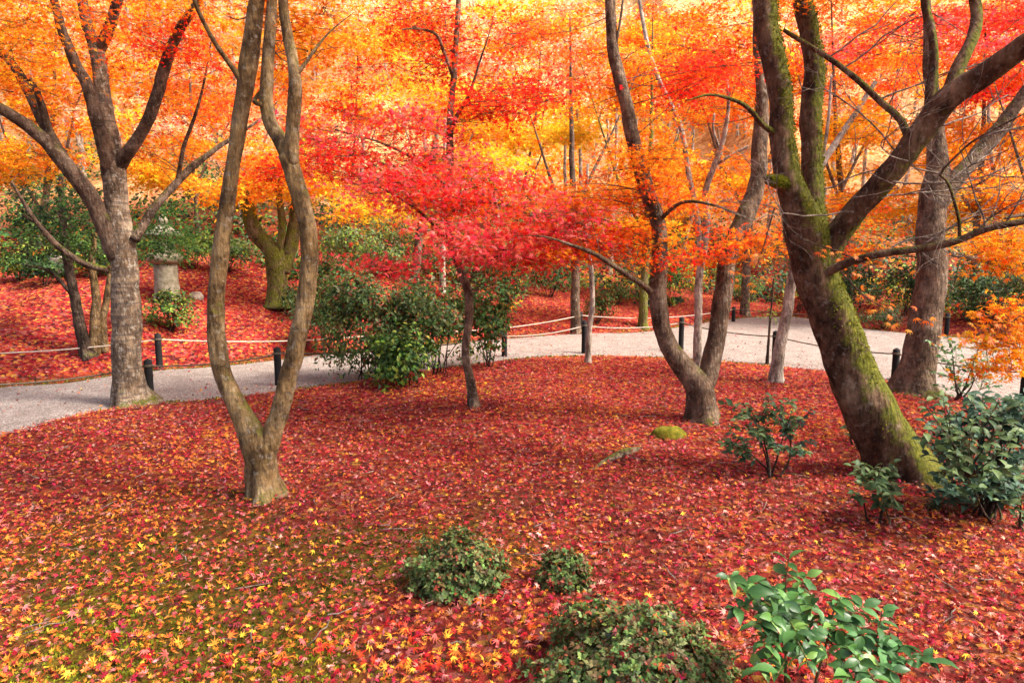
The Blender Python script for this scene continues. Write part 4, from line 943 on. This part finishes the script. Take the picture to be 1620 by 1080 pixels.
# broad-leaved shrubs whose leaves can be told apart
OVM = {m.name: tmpl_mesh('leaf', OVAL, m) for m in (CAMLEAF, BLUELEAF)}
def broadleaf(base_px, label, tips, size, mat, stem=BARK_TAN, per=8, name='camellia_shrub', limit=300, back=0, Y=None, droopy=.25):
    b = ground(*base_px) if Y is None else at(*base_px, Y)
    if Y is not None: b[2] = float(terrain(b[0], b[1]))
    Yb = b[1]
    o = empty(name, b, label, 'shrub'); st = MB(); L = []
    E = [at(px, py, Yb + dy) for px, py, dy in tips]
    E = [np.array([e[0], e[1], max(e[2], b[2] + .06)]) for e in E]
    cen = np.mean(E, 0); mains = []
    for k in range(max(3, len(E) // 7)):
        e = E[RNG.integers(len(E))]; tp = b + (e - b) * np.array([.55, .55, .75]); a = b + np.array([RNG.normal(0, .05), RNG.normal(0, .05), -.05])
        P = catmull(np.array([a, a * .6 + tp * .4 + RNG.normal(0, .03, 3), tp]), 6); st.add(*tube(P, np.linspace(.008 + .0012 * Yb, .005, len(P)), sides=6, cap=False)); mains.append(P)
    AP = np.vstack([m[3:] for m in mains])
    for e in E:
        d = np.linalg.norm(AP - e, axis=1) + 2.5 * np.maximum(0, AP[:, 2] - e[2] + .05); a = AP[int(np.argmin(d))]
        md = (a + e) / 2 + RNG.normal(0, .08, 3) * np.linalg.norm(e - a) + np.array([0, 0, .02])
        t_ = np.linspace(0, 1, 8)[:, None]; P = (1 - t_) ** 2 * a + 2 * t_ * (1 - t_) * md + t_ ** 2 * e
        st.add(*tube(P, np.linspace(.0048, .002, 8), sides=5, cap=False))
        for k in range(per):
            u = 1 - .85 * (k / per) ** 1.25; i = min(int(u * 7), 6); p = P[i] + (P[i + 1] - P[i]) * (u * 7 - i)
            ax = unit(P[i + 1] - P[i]); th = k * 2.4 + RNG.normal(0, .4)
            d = np.array([math.cos(th), math.sin(th), 0]) + ax * (.9 if k < 2 else .25) * np.array([1, 1, .6]); d[2] += RNG.normal(.05, .25) - droopy * RNG.random()
            L.append((p, np.array([0, -.2, 1]) + RNG.normal(0, .38, 3), d, RNG.normal(size, size * .24)))
    st.build('stem', stem, o)
    L.sort(key=lambda l: np.linalg.norm(l[0] - np.array([0, 0, CAM_Z])) - 6 * l[3])
    for p, N, D, s in L[:limit]: leaf_obj('leaf', OVM[mat.name], p, N, D, s, o, b)
    if len(L) > limit:
        R = L[limit:]; tint = np.array([(.05, .13, .04)] if mat is CAMLEAF else [(.045, .09, .055)])
        V, F, c = leaves(np.array([r[0] for r in R]), np.array([r[1] for r in R]), np.array([r[2] for r in R]), np.array([r[3] for r in R]), OVAL, np.repeat(tint, len(R), 0) * RNG.uniform(.6, 1.6, (len(R), 1)))
        tag(mesh('leaves', V, F, GREEN, o, col=c), kind='stuff')
    return o
tips = [(1248, 885, 0), (1150, 912, -.1), (1180, 935, -.15), (1200, 920, 0), (1275, 910, .1), (1330, 945, 0), (1365, 958, .05), (1395, 965, .1), (1240, 950, -.2), (1290, 960, -.2), (1220, 975, -.3), (1320, 990, -.2), (1365, 1005, -.1), (1400, 1015, 0), (1430, 1020, 0), (1470, 1045, .0), (1260, 1000, -.35), (1310, 1030, -.35),
        (1360, 1045, -.3), (1410, 1060, -.2), (1210, 1020, -.35), (1190, 990, -.25), (1160, 960, -.15), (1280, 1050, -.45), (1230, 1065, -.45), (1340, 1075, -.4), (1270, 970, .25), (1350, 980, .25), (1200, 1060, -.4), (1390, 1085, -.4)]
broadleaf((1290, 1130), 'large glossy green camellia shrub at the bottom right with broad pointed leaves', tips, .068, CAMLEAF, per=15)
tips = [(RNG.uniform(1145, 1290), RNG.uniform(622, 715), RNG.normal(0, .22)) for _ in range(38)]
broadleaf((1226, 752), 'loose dark camellia bush on thin stems between the double trunk and the mossy tree', tips, .062, BLUELEAF, BARK_DARK, per=16)
tips = [(RNG.uniform(1345, 1425), RNG.uniform(728, 805), RNG.normal(0, .15)) for _ in range(24)]
broadleaf((1385, 828), 'small dark camellia seedling in front of the mossy trunk', tips, .064, BLUELEAF, BARK_DARK, per=12)
tips = [(RNG.uniform(1455, 1650), RNG.uniform(622, 790), RNG.normal(0, .4)) for _ in range(150)]
broadleaf((1560, 818), 'wide blue green camellia thicket right of the mossy trunk', tips, .074, BLUELEAF, BARK_DARK, per=13)
tips = [(RNG.uniform(1330, 1380), RNG.uniform(655, 690), RNG.normal(0, .12)) for _ in range(9)]
broadleaf((1352, 705), 'low dark sprig of leaves behind the mossy trunk at its left', tips, .05, BLUELEAF, BARK_DARK, per=7)
tips = [(RNG.uniform(1465, 1590), RNG.uniform(525, 612), RNG.normal(0, .35)) for _ in range(58)]
broadleaf((1515, 632), 'open twiggy bush with reddish green leaves against the gravel at right', tips, .066, CAMLEAF, BARK_DARK, per=9)
tips = [(1608 + RNG.normal(0, 14), 800 + RNG.normal(0, 16), RNG.normal(0, .1)) for _ in range(7)]
broadleaf((1612, 838), 'low leafy sprig at the right edge below the blue green thicket', tips, .05, BLUELEAF, BARK_DARK, per=6)

# grass tuft at the foot of the mossy tree
def tuft(base_px, label):
    b = ground(*base_px); o = empty('grass_tuft', b, label, 'grass'); mb = MB()
    for k in range(70):
        th = RNG.random() * 6.28; L = RNG.uniform(.14, .3); d = np.array([math.cos(th), math.sin(th), 0]) * RNG.uniform(.3, 1)
        t_ = np.linspace(0, 1, 6); P = b + t_[:, None] * d * L + np.array([0, 0, 1]) * (L * (1.1 * t_ - 1. * t_ ** 2))[:, None] + RNG.normal(0, .012, 3) * np.array([1, 1, 0])
        s = np.cross(d, [0, 0, 1]); w = .005 * (1 - t_ ** 2)[:, None] * s / (np.linalg.norm(s) + 1e-6)
        V = np.vstack([P - w, P + w]); i = np.arange(5); mb.add(V, np.stack([i, i + 1, i + 7, i + 6], -1), None, np.tile((.05, .07, .03), (12, 1)) * RNG.uniform(.6, 1.5))
    tag(mb.build('blades', GREEN, o), kind='stuff')
tuft((1478, 806), 'dark tuft of grassy leaves at the foot of the mossy trunk')

# evergreen bushes round the middle of the garden
shrub((580, 602), 'broad dark green bush left of the slender tree, beside the gravel', 235, 185, ['green', 'mixgreen', 'mixgreen', 'sage'], 6800, .08, lift=.06, shape=.7, stems=4, gap=.0)
shrub((640, 610), 'dense low bright green bush overhanging the lawn edge in the centre', 150, 100, ['green', 'green', 'lime'], 2200, .08, OVAL, lift=.0, shape=.55)
shrub((695, 592), 'leafy dark camellia behind the slender curved trunk', 220, 180, ['green', 'mixgreen', 'mixgreen', 'sage'], 5200, .085, lift=.08, shape=.7, gap=.0)
shrub((775, 580), 'open camellia bush by the black post right of the slender trunk', 130, 150, ['green', 'mixgreen'], 1900, .085, OVAL, lift=.12)
shrub((525, 562), 'reddish green bush right of the V tree on the far side of the path', 150, 150, ['mixgreen', 'mixgreen', 'green'], 4200, .08, lift=.08, shape=.7, gap=.0)
shrub((269, 524), 'compact green bush at the foot of the stone lantern', 98, 66, ['green', 'lime', 'mixgreen'], 1500, .07, OVAL, lift=.05, gap=.1)
shrub((475, 505), 'dusky bush just right of the mossy fork on the far bank', 70, 60, ['sage', 'green'], 900, .09, lift=.15)
shrub((800, 500), 'green camellia hedge beyond the path in the centre', 120, 130, ['green', 'mixgreen', 'dark'], 2400, .09, lift=.15)
shrub((945, 512), 'small rounded green bush behind the pale sapling', 70, 56, ['green', 'mixgreen'], 1100, .08, lift=.05)
shrub((978, 482), 'low clipped reddish green bush beyond the path right of centre', 70, 44, ['mixgreen', 'mixgreen', 'green'], 1300, .07, lift=.0, hollow=.4)
shrub((520, 470), 'dark green bush in the middle distance right of the V tree', 120, 80, ['green', 'mixgreen'], 1800, .09)
shrub((30, 445), 'bright yellow green bush at the far left edge on the bank', 80, 60, ['lime', 'green'], 900, .10)
shrub((70, 452), 'dark bush on the left bank beneath the camellia tree', 90, 50, ['dark', 'green'], 900, .10)
shrub((305, 425), 'lime green bush behind the stone lantern', 90, 70, ['lime', 'lime', 'green'], 1000, .10)
shrub((610, 440), 'pale sage undergrowth clump beneath the yellow leaves', 170, 80, ['sage', 'lime', 'sage'], 2400, .10, shape=.7)
shrub((545, 432), 'tall sage green undergrowth left of the reddish trunk', 130, 90, ['sage', 'lime', 'mixgreen'], 1800, .10, shape=.7)
shrub((150, 438), 'mixed green bush behind the blotchy grey trunk on the left bank', 120, 70, ['green', 'dark', 'lime'], 1300, .10)
shrub((360, 430), 'soft green clump between the two stems of the V tree in the distance', 110, 60, ['lime', 'sage', 'green'], 1300, .10)
shrub((730, 448), 'green bank of bushes behind the crimson foliage', 150, 60, ['green', 'sage'], 1800, .10)
shrub((870, 470), 'dark bush at the foot of the dark central trunk', 100, 70, ['dark', 'green'], 1300, .09)
shrub((1060, 485), 'green bush on the far bank behind the double trunk', 90, 80, ['green', 'lime', 'green'], 1300, .09)
shrub((1170, 478), 'bright green low bush where the gravel bends away', 90, 50, ['lime', 'green'], 1200, .08)
shrub((1265, 490), 'deep green bush left of the mossy trunk beyond the gravel', 110, 90, ['green', 'dark'], 1500, .09)
shrub((1345, 505), 'glossy dark bush just right of the mossy trunk beyond the gravel', 120, 110, ['dark', 'green'], 2000, .09)
shrub((1400, 520), 'low mid green mound at the edge of the gravel behind the trunks', 90, 42, ['green', 'sage'], 1300, .06, lift=.0)
shrub((1430, 500), 'dark bush left of the thick grey brown trunk', 110, 100, ['dark', 'dark', 'green'], 1600, .09)
shrub((1545, 508), 'broad dark green shrubbery right of the thick trunk', 150, 100, ['green', 'dark', 'sage'], 2400, .09)
shrub((1630, 510), 'green shrubbery at the right edge beyond the gravel', 130, 110, ['green', 'sage'], 1800, .09)

def undergrowth():
    mb = MB(); n = 92000
    x = (RNG.random(n) * 2 - 1) * 22; s = 2.6 + 3.2 * smooth(-2.5, -5.5, x) + RNG.random(n) ** 1.4 * 16; y = y_far(x) + s
    k = (fbm(x * .4 + 4, y * .4 + 8) > .40 + .10 * smooth(7, 3.5, s) + .09 * smooth(-2, -4, x)) & (np.abs(x) < y * .85); x, y = x[k], y[k]; n = len(x)
    z = terrain(x, y) + RNG.random(n) ** 1.3 * (.2 + 3.0 * np.maximum(0, fbm(x * .6 + 30, y * .6) - .25))
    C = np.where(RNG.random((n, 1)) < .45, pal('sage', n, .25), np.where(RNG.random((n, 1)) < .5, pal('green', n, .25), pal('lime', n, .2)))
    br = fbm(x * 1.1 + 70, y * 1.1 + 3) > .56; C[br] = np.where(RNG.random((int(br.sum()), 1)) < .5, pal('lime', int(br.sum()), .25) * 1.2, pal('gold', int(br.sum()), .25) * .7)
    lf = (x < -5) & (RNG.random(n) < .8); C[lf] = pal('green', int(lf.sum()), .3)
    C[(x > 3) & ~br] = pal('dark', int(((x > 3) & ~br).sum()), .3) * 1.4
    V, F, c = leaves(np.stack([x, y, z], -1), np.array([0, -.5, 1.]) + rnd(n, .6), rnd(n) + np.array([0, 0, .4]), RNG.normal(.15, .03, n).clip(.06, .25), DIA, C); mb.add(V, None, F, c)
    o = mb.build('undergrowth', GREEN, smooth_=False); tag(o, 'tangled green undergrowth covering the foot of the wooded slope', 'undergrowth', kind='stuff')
undergrowth()

# ================================================================== rope fences
GP = 'black posts of the rope fence'
def post(px, top, bot, label, w=13):
    b = ground(px, bot) if not (lambda g: y_near(g[0]) < g[1] < y_far(g[0]))(ground(px, bot)) else ground(px, bot)
    Y = b[1]; H = max(.35, (at(px, top, Y)[2] - b[2])); r = .058
    o = empty('fence_post', b, label, 'post', GP)
    z = np.array([-.12, 0, .2, .4, .7, 1.]); z[2:] *= H; n = 14
    P = np.array([[b[0], b[1], b[2] + v] for v in np.concatenate([z, [H + .006]])])
    mb = MB(); mb.tube(P, np.array([r, r, r * .99, r * .98, r * .97, r * .97, r * .8]), sides=n, rough=.05, seed=px); sh = mb.build('shaft', CHAR, o)
    k = MB(); t_ = np.linspace(0, 2 * math.pi, 17)
    for dz in (0, .016): k.tube(np.stack([b[0] + np.cos(t_) * (r + .004), b[1] + np.sin(t_) * (r + .004), np.full(17, b[2] + H * .86 + dz)], -1), np.full(17, .008), sides=6, cap=False)
    k.build('rope_binding', ROPE_DARK, sh)
    return np.array([b[0], b[1], b[2] + H * .86])
def rope(P, label, mat, sag=.07, r=.012):
    P = np.array(P); pts = []
    for i in range(len(P) - 1):
        for t_ in np.linspace(0, 1, 14, endpoint=(i == len(P) - 2)):
            q = P[i] * (1 - t_) + P[i + 1] * t_; q[2] -= sag * 4 * t_ * (1 - t_) * np.linalg.norm(P[i + 1] - P[i]) / 3; pts.append(q)
    pts = np.array(pts); c = pts[0]
    mb = MB(); rr = r * (1 + .12 * np.sin(np.arange(len(pts)) * 2.2)); mb.tube(pts, rr, sides=7)
    tag(mb.build('rope', mat, loc=c), label, 'rope', 'ropes strung between the posts')
nA = post(238, 570, 633, 'black post at the foot of the blotchy grey left tree')
nB = post(441, 551, 612, 'black post half hidden by the right stem of the V tree')
nC = post(798, 526, 566, 'black post under the open camellia bush right of the slender trunk')
nD = post(924, 508, 560, 'black post on the lawn edge left of the pale sapling')
nE = post(1077, 503, 556, 'black post between the two stems of the double trunk')
nF = post(1225, 525, 576, 'black post behind the slim leaning pale trunk')
nG = post(1415, 553, 601, 'black post left of the thick grey brown trunk')
nH = post(1619, 582, 634, 'black post cut by the right edge of the picture')
fA = post(253, 529, 585, 'black post across the path from the blotchy grey left tree')
fB = post(918, 494, 528, 'black post across the path, just behind the one by the sapling')
fC = post(1160, 486, 510, 'black post where the gravel bends away right of the double trunk')
fD = post(1497, 497, 530, 'black post at the far side of the gravel right of the thick trunk')
fE = post(640, 520, 553, 'black post on the far edge of the path behind the dark bushes')
fZ = at(-160, 560, 11.3)
nZ = at(-90, 610, 8.6)
rope([nZ, nA, nB], 'dark rope along the near edge of the path at left', ROPE_DARK, .10)
rope([nB, nC], 'dark rope from the V tree post towards the bushes', ROPE_DARK, .06)
rope([nC, nD, nE], 'pale rope sagging either side of the post by the sapling', ROPE_PALE, .11)
rope([nE, nF, nG, nH], 'dark rope along the gravel behind the mossy trunk', ROPE_DARK, .08)
rope([fZ, fA, fE], 'pale rope along the far side of the path at left', ROPE_PALE, .07)
rope([fE, fB, fC], 'pale rope along the far side of the path in the centre', ROPE_PALE, .08)
rope([fC, fD], 'dark rope along the far side of the gravel at right', ROPE_DARK, .04)

# ================================================================== stone lantern
def lathe(mb, c, prof, n=24, squash=1.):
    a = np.arange(n) * 2 * math.pi / n; V = []
    for r, z in prof: V.append(np.stack([c[0] + np.cos(a) * r, c[1] + np.sin(a) * r, np.full(n, c[2] + z)], -1))
    V = np.vstack(V); k = np.arange(len(prof) - 1)[:, None] * n; j = np.arange(n)[None]; j2 = (j + 1) % n
    mb.add(V, np.stack([k + j, k + j2, k + n + j2, k + n + j], -1).reshape(-1, 4))
def lantern():
    b = at(266, 482, 15.4); b[2] = float(terrain(b[0], b[1])); o = empty('stone_lantern', b, 'weathered grey stone lantern on a thick round column on the left bank', 'lantern')
    topz = at(266, 418, 15.4)[2] - b[2]; capz = at(266, 401, 15.4)[2] - b[2]
    m = MB(); lathe(m, b, [(.0, -.1), (.30, -.1), (.30, .06), (.27, .10), (.0, .11)]); m.build('base', STONE, o)
    m = MB(); lathe(m, b, [(.262, .10), (.265, .3), (.245, topz * .5), (.25, topz - .05), (.24, topz), (.0, topz)]); m.build('column', STONE, o)
    m = MB(); lathe(m, b, [(.0, topz + .002), (.26, topz + .002), (.34, topz + .06), (.365, topz + .12), (.37, capz - .02), (.33, capz + .01), (0, capz + .01)]); m.build('platform', STONE, o)
    box = MB()
    lathe(box, b, [(.0, capz + .012), (.24, capz + .012), (.25, capz + .06), (.25, capz + .32), (.22, capz + .36), (0, capz + .36)], n=6); lb = box.build('light_box', STONE, o)
    for k in range(3):
        th = math.radians(-90 + 60 * k - 60); w = MB(); c = b + np.array([math.cos(th) * .218, math.sin(th) * .218, capz + .19]); s = np.array([-math.sin(th), math.cos(th), 0]) * .075; u = np.array([0, 0, .09]); d = np.array([math.cos(th), math.sin(th), 0]) * .012
        V = np.array([c + i * s + j * u + l * d for l in (0, 1) for i, j in ((-1, -1), (1, -1), (1, 1), (-1, 1))])
        w.add(V, np.array([(4, 5, 6, 7), (0, 1, 5, 4), (1, 2, 6, 5), (2, 3, 7, 6), (3, 0, 4, 7), (3, 2, 1, 0)])); w.build('window', CHAR, lb, smooth_=False)
    m = MB(); lathe(m, b, [(0, capz + .362), (.42, capz + .37), (.46, capz + .41), (.40, capz + .45), (.25, capz + .53), (.12, capz + .62), (.0, capz + .64)], n=6); rf = m.build('roof', STONE, o)
    m = MB(); lathe(m, b, [(.06, capz + .63), (.10, capz + .68), (.11, capz + .74), (.06, capz + .82), (0, capz + .86)], n=14); m.build('finial', STONE, rf)
lantern()

def boulder(base_px, Y, w, h, label, mat=ROCK, name='boulder', cat='boulder'):
    b = at(*base_px, Y); b[2] = float(terrain(b[0], b[1]))
    nu, nv = 22, 12; V = []
    for j in range(nv):
        ph = math.pi * .5 - math.pi * .62 * j / (nv - 1)
        for i in range(nu):
            th = 2 * math.pi * i / nu; d = np.array([math.cos(th) * math.cos(ph), math.sin(th) * math.cos(ph), math.sin(ph)])
            f = .8 + .45 * fbm(d[0] * 1.6 + 11 + base_px[0], d[1] * 1.6 + d[2] * 1.3 + 11); V.append(b + d * f * np.array([w, w * .7, h]))
    k = np.arange(nv - 1)[:, None] * nu; j = np.arange(nu)[None]; j2 = (j + 1) % nu
    o = mesh(name, np.array(V), np.stack([k + j, k + nu + j, k + nu + j2, k + j2], -1).reshape(-1, 4), mat, loc=b); tag(o, label, cat)
boulder((96, 466), 16.5, .32, .42, 'brown rounded boulder on the left bank behind the camellia tree')
boulder((312, 488), 15.8, .16, .14, 'small grey stone right of the lantern foot')
g = ground(1058, 690)
boulder((1058, 688), g[1], .19, .12, 'low yellow green moss cushion on the lawn below the double trunk', MOSS_MOUND, 'moss_cushion', 'moss')
def root():
    pts = [(935, 742), (955, 733), (975, 726), (998, 716), (1020, 706)]
    P = np.array([ground(*p) for p in pts]) + np.array([[0, 0, -.02], [0, 0, .01], [0, 0, .022], [0, 0, .02], [0, 0, -.03]])
    Pf, Rf = fine(P, np.array([.012, .026, .045, .042, .03]), 6); mb = MB(); mb.tube(Pf, Rf, sides=10, rough=.3, seed=5)
    tag(mb.build('exposed_root', BARK_GREY, loc=P[2]), 'knobbly grey root lying exposed among the red leaves', 'root')
root()
print('TRIS', sum(len(o.data.loops) - 2 * len(o.data.polygons) for o in bpy.data.objects if o.type == 'MESH'), 'OBJ', len(bpy.data.objects))
